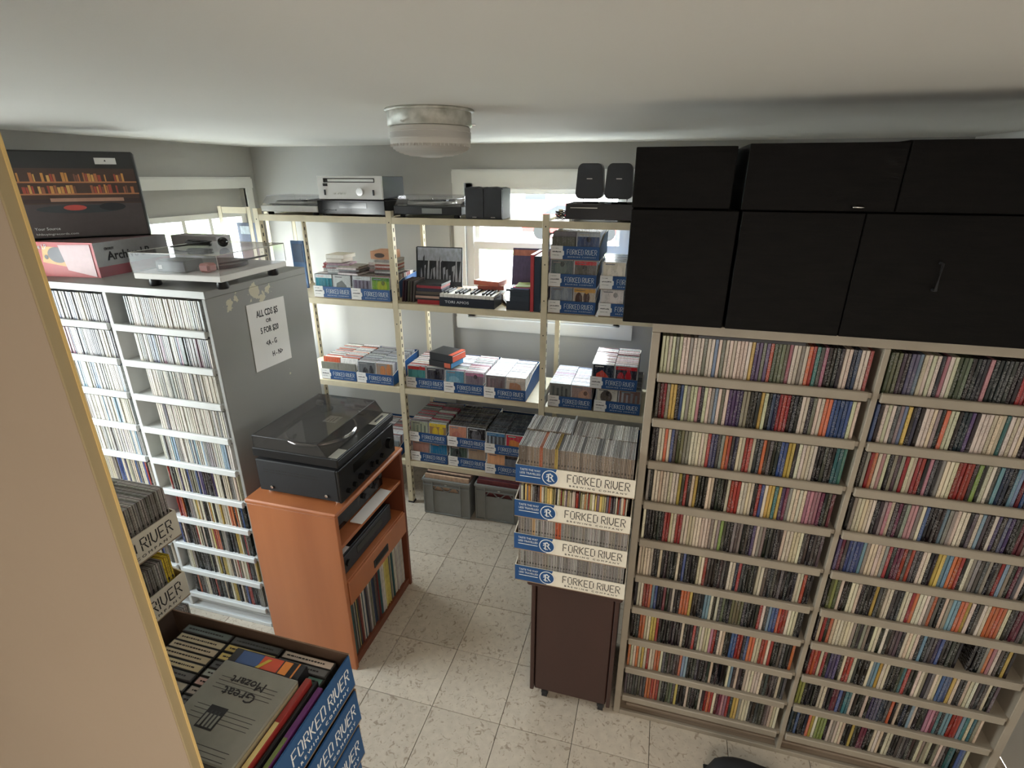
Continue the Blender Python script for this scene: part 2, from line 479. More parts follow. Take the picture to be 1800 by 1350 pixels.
# window_1 in the back wall
w1 = thing('window_1', None, None, (wx0, YB, wz0)); w1['kind'] = 'structure'
casing(w1, wx0, wx1, wz0, wz1, .085, lambda u, d, z: (u, YB + d, z))
mb = MB()
mb.box(wx0, wx0 + .045, YB + .02, YB + .10, wz0, wz1); mb.box(wx1 - .045, wx1, YB + .02, YB + .10, wz0, wz1)
mb.box(wx0, wx1, YB + .02, YB + .10, wz0, wz0 + .04); mb.box(wx0, wx1, YB + .02, YB + .10, wz1 - .035, wz1)
part('window_frame', mb, 'white_trim', w1)
mb = MB()
mb.box(wx0 + .045, wx1 - .045, YB + .03, YB + .06, 1.675, 1.725)
mb.box(wx0 + .045, wx0 + .08, YB + .03, YB + .06, wz0 + .04, 1.675); mb.box(wx1 - .08, wx1 - .045, YB + .03, YB + .06, wz0 + .04, 1.675)
mb.box(wx0 + .08, wx1 - .08, YB + .03, YB + .06, wz0 + .04, wz0 + .075)
part('lower_sash', mb, 'white_trim', w1)
mb = MB()
mb.box(wx0 + .045, wx0 + .075, YB + .065, YB + .09, 1.725, wz1 - .035); mb.box(wx1 - .075, wx1 - .045, YB + .065, YB + .09, 1.725, wz1 - .035)
mb.box(wx0 + .045, wx1 - .045, YB + .065, YB + .09, 2.035, wz1 - .035)
part('upper_sash', mb, 'white_trim', w1)
part('pane', MB().box(wx0 + .08, wx1 - .08, YB + .043, YB + .046, wz0 + .075, 1.675), 'window_glass', w1)
part('pane', MB().box(wx0 + .075, wx1 - .075, YB + .076, YB + .079, 1.725, 2.035), 'window_glass', w1)
# left wall windows
for n, (a, b) in enumerate(LW):
    top = 2.06; inner = 1.90
    w2 = thing('window_%d' % (3 - n), None, None, (XL, a, .95)); w2['kind'] = 'structure'
    casing(w2, a, b, .95, top, .075, lambda u, d, z: (XL - d, u, z))
    part('header_panel', MB().box(XL - .06, XL - .035, a, b, inner, top), 'wall_paint', w2)
    mb = MB()
    mb.box(XL - .09, XL - .02, a, b, 1.87, 1.905); mb.box(XL - .09, XL - .02, a, b, .95, .985)
    mb.box(XL - .09, XL - .02, a, a + .045, .985, 1.87); mb.box(XL - .09, XL - .02, b - .045, b, .985, 1.87)
    part('window_frame', mb, 'white_trim', w2)
    cuts = [a + .045, a + .62 if n else a + .6, b - .33 if n else b - .045, b - .045]
    for q in range(1, len(cuts)):
        if cuts[q] - cuts[q - 1] < .05: continue
        part('pane', MB().box(XL - .062, XL - .058, cuts[q - 1], cuts[q], .985, 1.87), 'window_glass', w2)
        if cuts[q] < b - .05: part('mullion', MB().box(XL - .075, XL - .025, cuts[q] - .014, cuts[q] + .014, .985, 1.87), 'white_trim', w2)

# ------------------------------------------------------------------ OUTSIDE
struct('ground', MB().box(-45, 30, 3.7, 60, -.35, -.30), 'siding')
solo('lawn', MB().box(-45, 30, 17.3, 21.5, -.30, -.285), 'grass', 'sunlit green lawn strip seen through the window', 'lawn')['kind'] = 'stuff'
struct('road', MB().box(-45, 30, 9.5, 17, -.299, -.285), 'asphalt')
struct('ground_1', MB().box(-45, -3.1, -20, 3.7, -.35, -.30), 'siding')


def car(loc, yaw_, label):
    t = thing('car', label, 'car', loc); t.rotation_euler = (0, 0, yaw_)
    def lp(name, mb, m, par=t):
        o = bpy.data.objects.new(name, mb.mesh(name, m)); C.objects.link(o); o.parent = par; return o
    prof = [(-2.2, .28), (-2.25, .62), (-2.1, .80), (-1.2, .95), (-.7, 1.38), (.75, 1.42), (1.45, 1.0), (2.1, .92), (2.22, .6), (2.15, .28)]
    mb = MB().prism(prof, -.87, .87, 'x'); lp('body', mb, 'car_red')
    mb = MB().prism([(-1.1, .98), (-.68, 1.33), (.68, 1.36), (1.28, 1.02)], -.885, .885, 'x'); lp('side_windows', mb, 'car_glass')
    mb = MB().hexa([(-.75, -1.22, .98), (.75, -1.22, .98), (.7, -1.15, .98), (-.7, -1.15, .98), (-.68, -.76, 1.36), (.68, -.76, 1.36), (.66, -.6, 1.36), (-.66, -.6, 1.36)])
    lp('windscreen', mb, 'car_glass')
    for sx in (-1, 1):
        for y in (-1.4, 1.35): lp('wheel', MB().cyl((sx * .78 - .1, y, .33), .33, .2, 'x', 20), 'tyre')
        lp('headlight', MB().bbox(sx * .65 - .16, sx * .65 + .16, -2.27, -2.2, .6, .74, .03), 'silver')
    lp('bumper', MB().bbox(-.85, .85, -2.3, -2.18, .3, .5, .03), 'charcoal')


car((-3.55, 23.2, -.3), PI / 2, 'red car parked outside, seen through the window')
t = thing('house', 'pale sided house standing across the road', 'house', (-12, 34, -.3))
part('walls', MB().box(-18, -5, 32, 38, -.3, 3.2), 'siding', t)
part('roof', MB().prism([(-18.6, 3.1), (-4.4, 3.1), (-11.5, 5.6)], 31.5, 38.5, 'y'), 'charcoal', t)
for x in (-16, -12.5, -8): part('window', MB().box(x, x + 1.2, 31.94, 32, .9, 2.2), 'car_glass', t)
part('door', MB().box(-10.4, -9.4, 31.94, 32, -.1, 2.0), 'charcoal', t)

# ------------------------------------------------------------------ CEILING LIGHT
LX, LY = -.745, 1.72
t = thing('ceiling_light', 'round ribbed glass ceiling light on a worn metal pan', 'ceiling light', (LX, LY, ZC))
part('flange', MB().lathe([(.06, ZC), (.138, ZC), (.141, ZC - .004), (.136, ZC - .009), (.06, ZC - .009)], 48, LX, LY), 'lamp_metal', t)
part('pan', MB().lathe([(.132, ZC - .009), (.133, ZC - .047), (.127, ZC - .049), (.09, ZC - .049)], 48, LX, LY), 'lamp_metal', t)
prof = [(.124, ZC - .05), (.127, ZC - .053), (.127, ZC - .063), (.129, ZC - .064)]
for k in range(5): prof += [(.130, ZC - .066 - k * .004), (.1255, ZC - .068 - k * .004)]
prof += [(.128, ZC - .087), (.127, ZC - .100)]
for k in range(7):
    a = k / 7; r = .127 * math.cos(a * 1.15); z = ZC - .102 - .034 * math.sin(a * 1.15) / math.sin(1.15)
    prof += [(r, z), (r - .0035, z + .0035)]
prof += [(.03, ZC - .137), (.01, ZC - .138)]
part('glass_shade', MB().lathe(prof, 64, LX, LY), 'lamp_glass', t)
part('inner_glass', MB().lathe([(.118, ZC - .05), (.118, ZC - .095), (.10, ZC - .115), (.04, ZC - .124), (.005, ZC - .125)], 40, LX, LY), 'paper', t)
mb = MB()
for k in range(60):
    a = 2 * PI * k / 60; M = Matrix.Translation((LX, LY, 0)) @ Matrix.Rotation(a, 4, 'Z')
    mb.box(.1235, .128, -.0014, .0014, ZC - .108, ZC - .100, M=M)
part('flute', mb, 'lamp_glass', t, kind='stuff')
for a in (.3, 2.4, 4.5):
    M = Matrix.Translation((LX, LY, ZC - .042)) @ Matrix.Rotation(a, 4, 'Z')
    part('thumbscrew', MB().cyl((.131, 0, 0), .003, .013, 'x', 10, M=M), 'chrome', t)

# ------------------------------------------------------------------ PALETTE
PAL0 = dict(k=(30, 28, 29), d=(66, 62, 60), g=(128, 122, 112), w=(200, 188, 164), r=(148, 48, 42), o=(184, 92, 54), y=(186, 156, 76),
           b=(58, 78, 128), n=(36, 44, 66), t=(44, 98, 98), p=(166, 112, 124), v=(70, 62, 96), e=(84, 88, 62), m=(98, 38, 54),
           s=(108, 138, 158), l=(128, 142, 66))
def mute(c, k=.14):
    g_ = sum(c) / 3
    return tuple((x * (1 - k) + g_ * k) * .96 for x in c)


PAL = {q: mute(c) for q, c in PAL0.items()}
CNAME = dict(k='black', d='dark grey', g='grey', w='cream', r='red', o='orange', y='yellow', b='blue', n='navy', t='teal',
             p='pink', v='violet', e='olive', m='maroon', s='pale blue', l='lime')


def jit(c, a=8):
    d = random.uniform(-a, a)
    return tuple(max(4, min(250, x + d + random.uniform(-a * .4, a * .4))) for x in c)


def daylight_wash(c, k=.5):
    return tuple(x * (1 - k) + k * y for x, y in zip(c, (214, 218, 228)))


def ordinal(n):
    return '%d%s' % (n, 'th' if 10 <= n % 100 <= 20 else {1: 'st', 2: 'nd', 3: 'rd'}.get(n % 10, 'th'))


def pad(s, n, pool='kkkkddddwwwwggrobnev'):
    s = s[:n]
    while len(s) < n:
        s += random.choice(pool) * random.choice((1, 1, 2, 3))
    return s[:n]


def spine_box(mb, x0, x1, yf, yb, z0, z1, col, lean=0.0):
    """one case with a chamfered spine; lean shears the top sideways"""
    b = min(.0014, (x1 - x0) * .2)
    poly = [(x0, yb), (x0, yf + b), (x0 + b, yf), (x1 - b, yf), (x1, yf + b), (x1, yb)]
    vs = [(x, y, z0) for x, y in poly] + [(x + lean, y, z1) for x, y in poly]
    n = 6
    fs = [tuple(range(n)), tuple(range(2 * n - 1, n - 1, -1))] + [((i + 1) % n, i, n + i, n + (i + 1) % n) for i in range(n)]
    mb.add(vs, fs, col)


_sp = {}


def spine_mesh(code, w, d, h):
    key = (code, round(w, 5), d, h, random.randrange(4))
    if key not in _sp:
        mb = MB(); spine_box(mb, -w / 2 + .0007, w / 2 - .0007, 0, d, 0, h, jit(PAL[code], 20)); _sp[key] = mb.mesh('compact_disc', 'cd')
    return _sp[key]


# ------------------------------------------------------------------ DISC CABINETS
SHELF_Z = [1.555, 1.395, 1.235, 1.072, .910, .745, .592, .430, .275, .115]
ROWNAME = ['top', 'second', 'third', 'fourth', 'fifth', 'sixth', 'seventh', 'eighth', 'ninth', 'lowest']


def cabinet(name, label, bays, x0, x1, yf, yb, pm, bm, backm, side_m=None):
    """bays: list of (left inner x, right inner x)"""
    t = thing(name, label, 'cabinet', ((x0 + x1) / 2, yf, 0))
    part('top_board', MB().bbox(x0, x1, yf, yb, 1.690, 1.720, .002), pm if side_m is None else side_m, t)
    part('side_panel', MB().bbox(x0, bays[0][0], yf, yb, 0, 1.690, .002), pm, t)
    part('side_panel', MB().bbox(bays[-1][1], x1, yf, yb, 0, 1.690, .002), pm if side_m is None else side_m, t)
    part('front_edging', MB().box(x0, x1, yf - .0015, yf, 1.691, 1.719), pm, t)
    for i in range(len(bays) - 1):
        part('divider', MB().bbox(bays[i][1], bays[i + 1][0], yf, yb - .02, .02, 1.690, .002), pm, t)
    part('bottom_board', MB().box(bays[0][0], bays[-1][1], yf + .012, yb - .02, 0, .018), bm, t)
    part('kick_rail', MB().bbox(bays[0][0], bays[-1][1], yf - .002, yf + .012, 0, .022, .002), pm, t)
    part('back_panel', MB().box(bays[0][0], bays[-1][1], yb - .012, yb, .018, 1.69), backm, t)
    for (a, b) in bays:
        for z in SHELF_Z:
            sh = part('shelf', MB().box(a, b, yf + .006, yb - .02, z - .020, z - .004), pm, t)
            part('shelf_edging', MB().bbox(a + .004, b - .012, yf - .008, yf + .006, z - .028, z + .002, .003), pm, sh)
    return t


RX = [(.026, .640), (.656, 1.300)]
cabR = cabinet('disc_cabinet', 'large grey open cabinet of compact discs under the black cabinets', RX, 0.0, 1.326, 1.65, 2.02, 'case_paint', 'case_board', 'case_back')
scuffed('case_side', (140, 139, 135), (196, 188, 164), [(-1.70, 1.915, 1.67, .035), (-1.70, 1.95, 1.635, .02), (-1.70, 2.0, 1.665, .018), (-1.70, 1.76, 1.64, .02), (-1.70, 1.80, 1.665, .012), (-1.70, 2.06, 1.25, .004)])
LXB = [(-2.745, -2.226), (-2.206, -1.718)]
mb_t = MATS['case_side']
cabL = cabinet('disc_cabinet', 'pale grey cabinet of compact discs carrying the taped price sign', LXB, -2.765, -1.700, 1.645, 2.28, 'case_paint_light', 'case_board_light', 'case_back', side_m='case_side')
# scuff coordinates are given in world space: shift them into object space of this cabinet
for nd in mb_t.node_tree.nodes:
    if nd.bl_idname == 'ShaderNodeVectorMath' and nd.operation == 'DISTANCE':
        v = nd.inputs[1].default_value; l = cabL.location
        nd.inputs[1].default_value = (v[0] - l.x, v[1] - l.y, v[2] - l.z)
# loose boards lying in the open bottom of each cabinet
for k, (a, b, y0, y1, z, m) in enumerate(((.05, 1.28, 1.68, 1.74, .019, 'case_board'), (.08, 1.25, 1.76, 1.86, .019, 'case_board'))):
    solo('plank', MB().bbox(a, b, y0, y1, z, z + .012, .002), m, ['narrow thin plank lying in the open bottom of the large cabinet', 'wider thin plank lying behind the narrow one in the large cabinet'][k], 'plank', 'planks in the cabinet bottom', (a, y0, z))
for k, (a, b, y0, y1, z, m) in enumerate(((-2.7, -1.74, 1.68, 1.73, .019, 'case_board_light'), (-2.7, -1.74, 1.75, 1.85, .019, 'case_board_light'))):
    solo('plank', MB().bbox(a, b, y0, y1, z, z + .012, .002), m, ['narrow white plank lying in the open bottom of the pale cabinet', 'wider white plank lying behind the narrow one in the pale cabinet'][k], 'plank', 'planks in the cabinet bottom', (a, y0, z))

ROWS_L = ["wwwwgwwwgwwwgwwswgwwwwwwwyvvgvoeeegpwwgwortdpkkkkwwnnwwrdrwwww",
          "dmrgyykbwgwwpkwwgswgwvvvvggkkkywknnrrrkdkwwkgwwoobbbbbwwwwwwttkd",
          "kkwwowbdeeggwwwwwrvvdgordnwwrrwkdoddkkbbyykwwwwwkkdkktttkllwwk",
          "gkwwwwwwwwydrkwykkkwwkkkkwrrrwwwwkrbwyytyvmgwwwwppppmkdmdydg",
          "wkkkkkkrrwwrrwwwwwwwwwgwgldkkgdgkdkvwggkdkkkwwwwwwddk",
          "wwwwwkkwkkkkkwkbkkkkwwrdkkkddkwwnrdkkkkwwdkkdkdkkkkwwrkkddwww",
          "kwwrrosbkkmkdwkkoooykkkksswkwdekkeeeedkkkkrwdsbborrwwwkkwwdkb",
          "kkkoowwyyrkkkkkkkkwkkkrdwwwwprkwwkkbbrrkboowwrrwrkkddkkowkwr",
          "owwowywrwwoowddddddosskkddkkddwkkkkkwsdwdkwwwwwwddddd",
          "ddddddddoororgdkeedykkkwdkkkwdrorwmmpprdyygwwwddddddgww"]
ROWS_R = ["eeedkvvswwwwkpwweeekkkkpkkkddkkrrrrwswkgddkwgkkwpwdk",
          "bkwwwdgsyknkwwwgkowwknnvkwwwwwwtwwwwkdddgkpddkvwgkd",
          "kgrowpwkgdgrwwrrkpdkgwwwrrrrdlkwwdsnnkssmbdkwwdkvgw",
          "kgwwwwwkdgpwdmdgppgwbkkdksggwwwkdwsdkwvdvvkkmmgwdkm",
          "vmdbbbbsgwwwwgrkmmrdrdkwwkkyyssoorkwggddgkdrsgkmdwk",
          "kelewkkwwwkkkkyddwwdkkwwrowwwgodkwgssooywkdwwoooowkdmmddww",
          "kwrkowwwwwwgddggkwwkwddddkwwwwkskddvbkkdkkkwkkkkgopwdkyk",
          "krorwrdvvvkwrrwdkkkwssywwdkkdtrdkwwgdgwwbbbywdkwwwdddwkd",
          "llkkkkkwwkkmmbkttwkkkwkvvvnndokwknkswkkkppmtkssrrrstwtgw",
          "nkbkknoywlllkwgwwwkkykkmmkkwwwkwwkkddddddwggwkgwgktt"]
cd_rest = MB()
for bay, (rows, (a, b)) in enumerate(((ROWS_L, RX[0]), (ROWS_R, RX[1]))):
    a += .008; b -= (.018 if bay == 0 else .050)
    nn = 56
    step = (b - a) / nn
    for r, z in enumerate(SHELF_Z):
        codes = pad(rows[r], nn)
        for i, c in enumerate(codes):
            x = a + (i + .5) * step
            yf = 1.662 + random.choice((0, 0, .001, .003))
            h = .1255
            if r < 2:
                o = inst('compact_disc', spine_mesh(c, step, .142, h), None, (x, yf, z - .004))
                o['label'] = '%s-spined disc case, %s from left, %s row, %s bay, large grey cabinet' % (CNAME[c].replace(' ', '-'), ordinal(i + 1), ROWNAME[r], ('first', 'second')[bay])
                o['category'] = 'compact disc'
                o['group'] = 'compact discs in the %s row of the %s bay, large grey cabinet' % (ROWNAME[r], ('first', 'second')[bay])
            else:
                if bay == 1 and r == 6 and 42 <= i <= 44: continue
                spine_box(cd_rest, x - step / 2 + .0007, x + step / 2 - .0007, yf, yf + .142, z - .004, z - .004 + h, jit(PAL[c], 16))
# a flat title strip lying along the top of the first row
solo('booklet', MB().box(.14, .44, 1.66, 1.70, 1.678, 1.6865, (38, 38, 44)), 'printed', 'dark flat case lying on top of the first row, large grey cabinet', 'booklet', None, (.14, 1.66, 1.678))

# left cabinet: upper-row spines painted whiter and cooler for the overexposing window light
cd_left = MB()
for bay, (a, b) in enumerate(LXB):
    lead = .075 if bay else .01
    for r, z in enumerate(SHELF_Z):
        if bay == 0 and r > 8: pass
        pool = ('wwwwwwggswwgd' if r in (2, 3, 4) or (r == 0 and bay == 1) else ('wgdkwggdkmgn' if r < 3 else ('wwgkdbwvrkwgdwg' if r < 6 else 'wkdwkrwkbwkogwwykdwg')))
        x = a + lead + random.uniform(-.02, .02) * bay
        if bay == 1 and r >= 5: x -= .03
        if r == 9: x = a + .03
        while x < b - .026:
            c = random.choice(pool)
            for q in range(random.choice((1, 1, 1, 2, 3))):
                w = random.choice((.0104, .0104, .0104, .0075))
                if x + w > b - .024: break
                col = jit(PAL[c], 12)
                if r < 5: col = daylight_wash(col, .35)
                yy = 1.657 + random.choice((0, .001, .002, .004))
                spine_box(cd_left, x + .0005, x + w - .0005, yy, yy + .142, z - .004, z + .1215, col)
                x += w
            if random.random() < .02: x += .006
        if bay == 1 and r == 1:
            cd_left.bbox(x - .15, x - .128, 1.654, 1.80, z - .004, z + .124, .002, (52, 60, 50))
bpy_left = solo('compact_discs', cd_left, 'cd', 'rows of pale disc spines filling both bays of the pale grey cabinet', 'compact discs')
bpy_left['kind'] = 'stuff'

# ------------------------------------------------------------------ CARTON TRAYS
BLUE, KRAFT, WHITE = (22, 74, 128), (150, 128, 104), (228, 222, 206)
STYLE = {}


def tray_meshes():
    # short-fronted tray: origin at the middle of the front edge on the ground, depth +y
    W_, D_, H_, HB = .262, .40, .073, .128
    t = .0035
    sg = [KRAFT, KRAFT, BLUE, KRAFT, KRAFT, KRAFT]
    mb = MB()
    mb.box(-W_ / 2, W_ / 2, 0, D_, 0, t, KRAFT)
    mb.box(-W_ / 2, W_ / 2, 0, t, t, H_, [KRAFT, KRAFT, BLUE, KRAFT, KRAFT, KRAFT])
    mb.box(-W_ / 2, W_ / 2, D_ - t, D_, t, HB, [KRAFT, KRAFT, BLUE, BLUE, BLUE, KRAFT])
    for s in (-1, 1):
        x0, x1 = (W_ / 2 - t, W_ / 2) if s > 0 else (-W_ / 2, -W_ / 2 + t)
        y0, y1 = t, D_ - t
        cols = [KRAFT, WHITE, KRAFT, BLUE if s > 0 else KRAFT, KRAFT, BLUE if s < 0 else KRAFT]
        mb.hexa([(x0, y0, t), (x1, y0, t), (x1, y1 * .45, t), (x0, y1 * .45, t), (x0, y0, H_), (x1, y0, H_), (x1, y1 * .45, HB - .012), (x0, y1 * .45, HB - .012)], cols)
        mb.hexa([(x0, y1 * .45, t), (x1, y1 * .45, t), (x1, y1, t), (x0, y1, t), (x0, y1 * .45, HB - .012), (x1, y1 * .45, HB - .012), (x1, y1, HB), (x0, y1, HB)], cols)
    STYLE['short'] = mb.mesh('carton_tray', 'carton')
    # long-fronted tray
    W2, D2 = .42, .268
    mb = MB()
    bx = -.06
    mb.box(-W2 / 2, W2 / 2, 0, D2, 0, t, KRAFT)
    mb.hexa([(-W2 / 2, 0, t), (bx - .025, 0, t), (bx - .025, t, t), (-W2 / 2, t, t), (-W2 / 2, 0, H_), (bx + .0, 0, H_), (bx + .0, t, H_), (-W2 / 2, t, H_)], [BLUE, WHITE, BLUE, BLUE, KRAFT, BLUE])
    mb.hexa([(bx - .025, 0, t), (W2 / 2, 0, t), (W2 / 2, t, t), (bx - .025, t, t), (bx + .0, 0, H_), (W2 / 2, 0, H_), (W2 / 2, t, H_), (bx + .0, t, H_)], [WHITE, WHITE, WHITE, WHITE, KRAFT, WHITE])
    mb.box(-W2 / 2, W2 / 2, D2 - t, D2, t, .135, [KRAFT, KRAFT, BLUE, BLUE, BLUE, BLUE])
    for s in (-1, 1):
        x0, x1 = (W2 / 2 - t, W2 / 2) if s > 0 else (-W2 / 2, -W2 / 2 + t)
        cols = [KRAFT, WHITE, KRAFT, (BLUE if s > 0 else KRAFT), KRAFT, (BLUE if s < 0 else KRAFT)]
        mb.hexa([(x0, t, t), (x1, t, t), (x1, D2 - t, t), (x0, D2 - t, t), (x0, t, H_), (x1, t, H_), (x1, D2 - t, .135), (x0, D2 - t, .135)], cols)
    STYLE['long'] = mb.mesh('carton_tray', 'carton')
    mb = MB()   # white index card stuck on the short front
    mb.prism([(-.133, .004), (-.066, .004), (-.066, .022), (-.059, .026), (-.059, .046), (-.066, .050), (-.066, .074), (-.133, .074)], -.0012, -.0002, 'y')
    STYLE['card'] = mb.mesh('index_card', 'paper')
    for v in range(4):
        rr = random.Random(v); mb = MB()
        for (z, w, h) in ((.060, .030, .0022), (.040, .046, .006), (.024, .036, .0022)):
            x = -.122
            while x < -.122 + w:
                q = rr.uniform(.002, .006); mb.box(x, x + q, -.0018, -.0012, z + rr.uniform(-.0006, .0006), z + h * rr.uniform(.6, 1.1)); x += q + .0014
        STYLE['scrawl%d' % v] = mb.mesh('handwriting', 'ink')
    # round emblem
    mb = MB(); n = 40
    R = Matrix.Rotation(PI / 2, 4, 'X')
    def ring(r0, r1, y0, y1):
        vs = []; fs = []
        for i in range(n):
            a = 2 * PI * i / n
            for (r, y) in ((r0, y0), (r1, y0), (r1, y1), (r0, y1)): vs.append((r * math.cos(a), y, r * math.sin(a)))
        for i in range(n):
            j = (i + 1) % n
            for k in range(4): fs.append((i * 4 + k, j * 4 + k, j * 4 + (k + 1) % 4, i * 4 + (k + 1) % 4))
        return vs, fs
    v_, f_ = ring(.0, .0265, -.0010, -.0002); mb.add(v_, f_, BLUE)
    v_, f_ = ring(.0265, .0295, -.0012, -.0002); mb.add(v_, f_, (224, 226, 226))
    wc = (224, 226, 226)
    def st(a, b, c, d, w):
        p = Vector((a, 0, b)); q = Vector((c, 0, d)); u = (q - p).normalized(); nn = Vector((-u.z, 0, u.x)) * w; e = Vector((0, -.0016, 0)); e2 = Vector((0, -.001, 0))
        mb.hexa([p - nn + e, q - nn + e, q - nn + e2, p - nn + e2, p + nn + e, q + nn + e, q + nn + e2, p + nn + e2], wc)
    for sgm in ((-.006, -.014, -.006, .013, .0024), (-.014, .010, .002, .017, .0017), (-.001, .014, .009, .010, .0019), (.009, .010, .004, .002, .0021), (-.002, .001, .006, .002, .0016),
                (.003, .001, .010, -.010, .0024), (.010, -.010, .015, -.014, .0014), (-.012, -.010, -.002, -.017, .0017), (-.014, .0, -.010, .006, .0014), (-.002, -.012, .004, -.016, .0012)):
        st(*sgm)
    STYLE['emblem'] = mb.mesh('emblem', 'printed')


tray_meshes()
tray_no = [0]


def tray(style, label, loc, rz=0, group=None, dark_card=False):
    o = inst('carton_tray', STYLE[style], None, loc, (0, 0, rz), label, 'tray', group)
    tray_no[0] += 1
    if style == 'short':
        inst('lettering', stencil('FORKED RIVER', .158, .026, 'white_ink'), o, (-.042, 0, .030))
        inst('lettering', text_mesh('B R E W I N G   C O M P A N Y', .009, 'white_ink', .15), o, (.037, -.0002, .017))
        if group != 'near trays':
            cdo = inst('index_card', STYLE['card'], o, (0, 0, 0))
            inst('handwriting', STYLE['scrawl%d' % (tray_no[0] % 4)], cdo, (0, 0, 0))
    else:
        inst('lettering', stencil('FORKED RIVER', .213, .031, 'ink'), o, (-.022, 0, .028))
        inst('lettering', text_mesh('B R E W I N G   C O M P A N Y', .010, 'ink', .20), o, (.085, -.0002, .0145))
        inst('emblem', STYLE['emblem'], o, (-.083, 0, .037))
        inst('slogan', text_mesh('TASTE THE WAY', .0115, 'white_ink', .075), o, (-.156, -.0002, .056))
        inst('slogan', text_mesh('LESS TRAVELLED', .0115, 'white_ink', .075), o, (-.156, -.0002, .042))
        inst('slogan', MB().box(-.0375, .0375, -.0006, 0, -.0012, .0012).mesh('slogan', 'white_ink'), o, (-.156, 0, .029))
    return o


# --- four trays standing on the brown cabinet
STK = [.673, .821, .969, 1.117]
for k, z in enumerate(STK):
    tray('long', ['lowest', 'second from the bottom', 'third from the bottom', 'topmost'][k] + ' carton tray of the stack on the dark brown cabinet',
         (-.2125 + (0, -.004, -.003, 0)[k], 1.585, z - .002), 0, 'long trays stacked on the brown cabinet')
JEWEL = [(150, 146, 142), (132, 128, 124), (166, 162, 158), (120, 116, 112), (148, 140, 130)]
_jm = {}


def jewel_mesh(kind, w=.0104, d=.125, h=.142):
    """clear case seen on its opening edge: tray body, lid, notch"""
    key = (kind, w, d, h)
    if key in _jm: return _jm[key]
    c = PAL['o'] if kind == 'o' else (PAL['y'] if kind == 'y' else JEWEL[kind])
    mb = MB(); dk = tuple(x * .5 for x in c)
    top_glint = {0: (212, 214, 216), 1: (168, 170, 174), 2: (232, 234, 236), 3: (128, 130, 134), 4: (190, 186, 190)}.get(kind, c)  # top faces coloured brighter than the fronts to paint in silver glints
    c = tuple(x * k for x, k in zip(c, (.92, .86, .80))) if kind not in ('o', 'y') else c
    fc = [c] * 16 + [top_glint] * 8 + [c, top_glint]
    mb.bbox(-w / 2 + .0003, -w / 2 + .0040, 0, d, 0, h, .0006, fc)
    mb.box(-w / 2 + .0040, w / 2 - .0045, .0012, d - .0012, .001, h - .001, dk)
    mb.bbox(w / 2 - .0045, w / 2 - .0003, 0, d, 0, h, .0006, fc)
    if kind not in ('o', 'y'):
        mb.box(-w / 2 + .003, w / 2 - .0035, -.0006, .0014, h * .55, h * .60, (40, 38, 38))
        mb.box(-w / 2 + .003, w / 2 - .0035, -.0006, .0014, h * .28, h * .31, (60, 58, 56))
    _jm[key] = mb.mesh('compact_disc', 'cd')
    return _jm[key]


zt = STK[3] + .002
for row, (y0, nm) in enumerate(((1.5915, 'front'), (1.7205, 'back'))):
    n = 37
    for i in range(n):
        if row == 1 and i == 15: continue
        x = -.2125 - .1955 + i * .01085
        kd = random.randrange(5)
        if row == 0 and i == 7: kd = 'o'
        if row == 0 and i == 12: kd = 'y'
        o = inst('compact_disc', jewel_mesh(kd), None, (x, y0 + random.uniform(0, .001), zt + (random.uniform(0, .003))))
        if row == 1 and 0 <= i < 15: o.location.z += .004
        props(o, '%s, %s from left, %s row of the topmost white-fronted tray' % ({'o': 'orange disc case', 'y': 'yellowish disc case'}.get(kd, 'grey clear disc case'), ordinal(i + 1), nm),
              'compact disc', 'disc cases in the %s row of the topmost long tray' % nm)
solo('divider_card', MB().box(-.2125 - .1955 + 15 * .01085 - .003, -.2125 - .1955 + 15 * .01085 + .003, 1.722, 1.84, zt, zt + .166, (130, 132, 136)), 'printed',
     'tall grey divider sticking up from the back row of the topmost tray', 'divider', None, (-.245, 1.722, zt))
# the rest of the discs in the lower three trays
for k in range(3):
    z = STK[k] + .002
    if k == 2:
        for y0 in (1.592, 1.722):
            x = -.2125 - .198
            while x < -.2125 + .185:
                w = random.choice((.004, .005, .0065, .009)); c = random.choice([(196, 170, 100), (150, 140, 100), (180, 170, 150), (60, 55, 55), (140, 60, 50), (110, 100, 110), (200, 190, 170), (180, 120, 70)])
                h = random.uniform(.128, .136); spine_box(cd_rest, x + .0004, x + w, y0, y0 + .125, z, z + h, jit(c, 14), random.uniform(-.001, .002)); x += w + .0008
    else:
        for y0 in (1.592, 1.722):
            for i in range(37):
                x = -.2125 - .2 + i * .01085; c = random.choice(JEWEL)
                if i == 5 and k == 1: c = (190, 160, 120)
                if i in (13, 14) and k == 1: c = (180, 90, 60)
                dk = tuple(v * .5 for v in c)
                cd_rest.box(x + .0003, x + .004, y0, y0 + .125, z, z + .139, jit(c, 6)); cd_rest.box(x + .004, x + .0062, y0 + .0015, y0 + .12, z, z + .137, dk)
                cd_rest.box(x + .0062, x + .0101, y0, y0 + .125, z, z + .139, jit(c, 6)); cd_rest.box(x + .003, x + .0075, y0 - .0006, y0 + .001, z + .08, z + .086, (40, 38, 38))

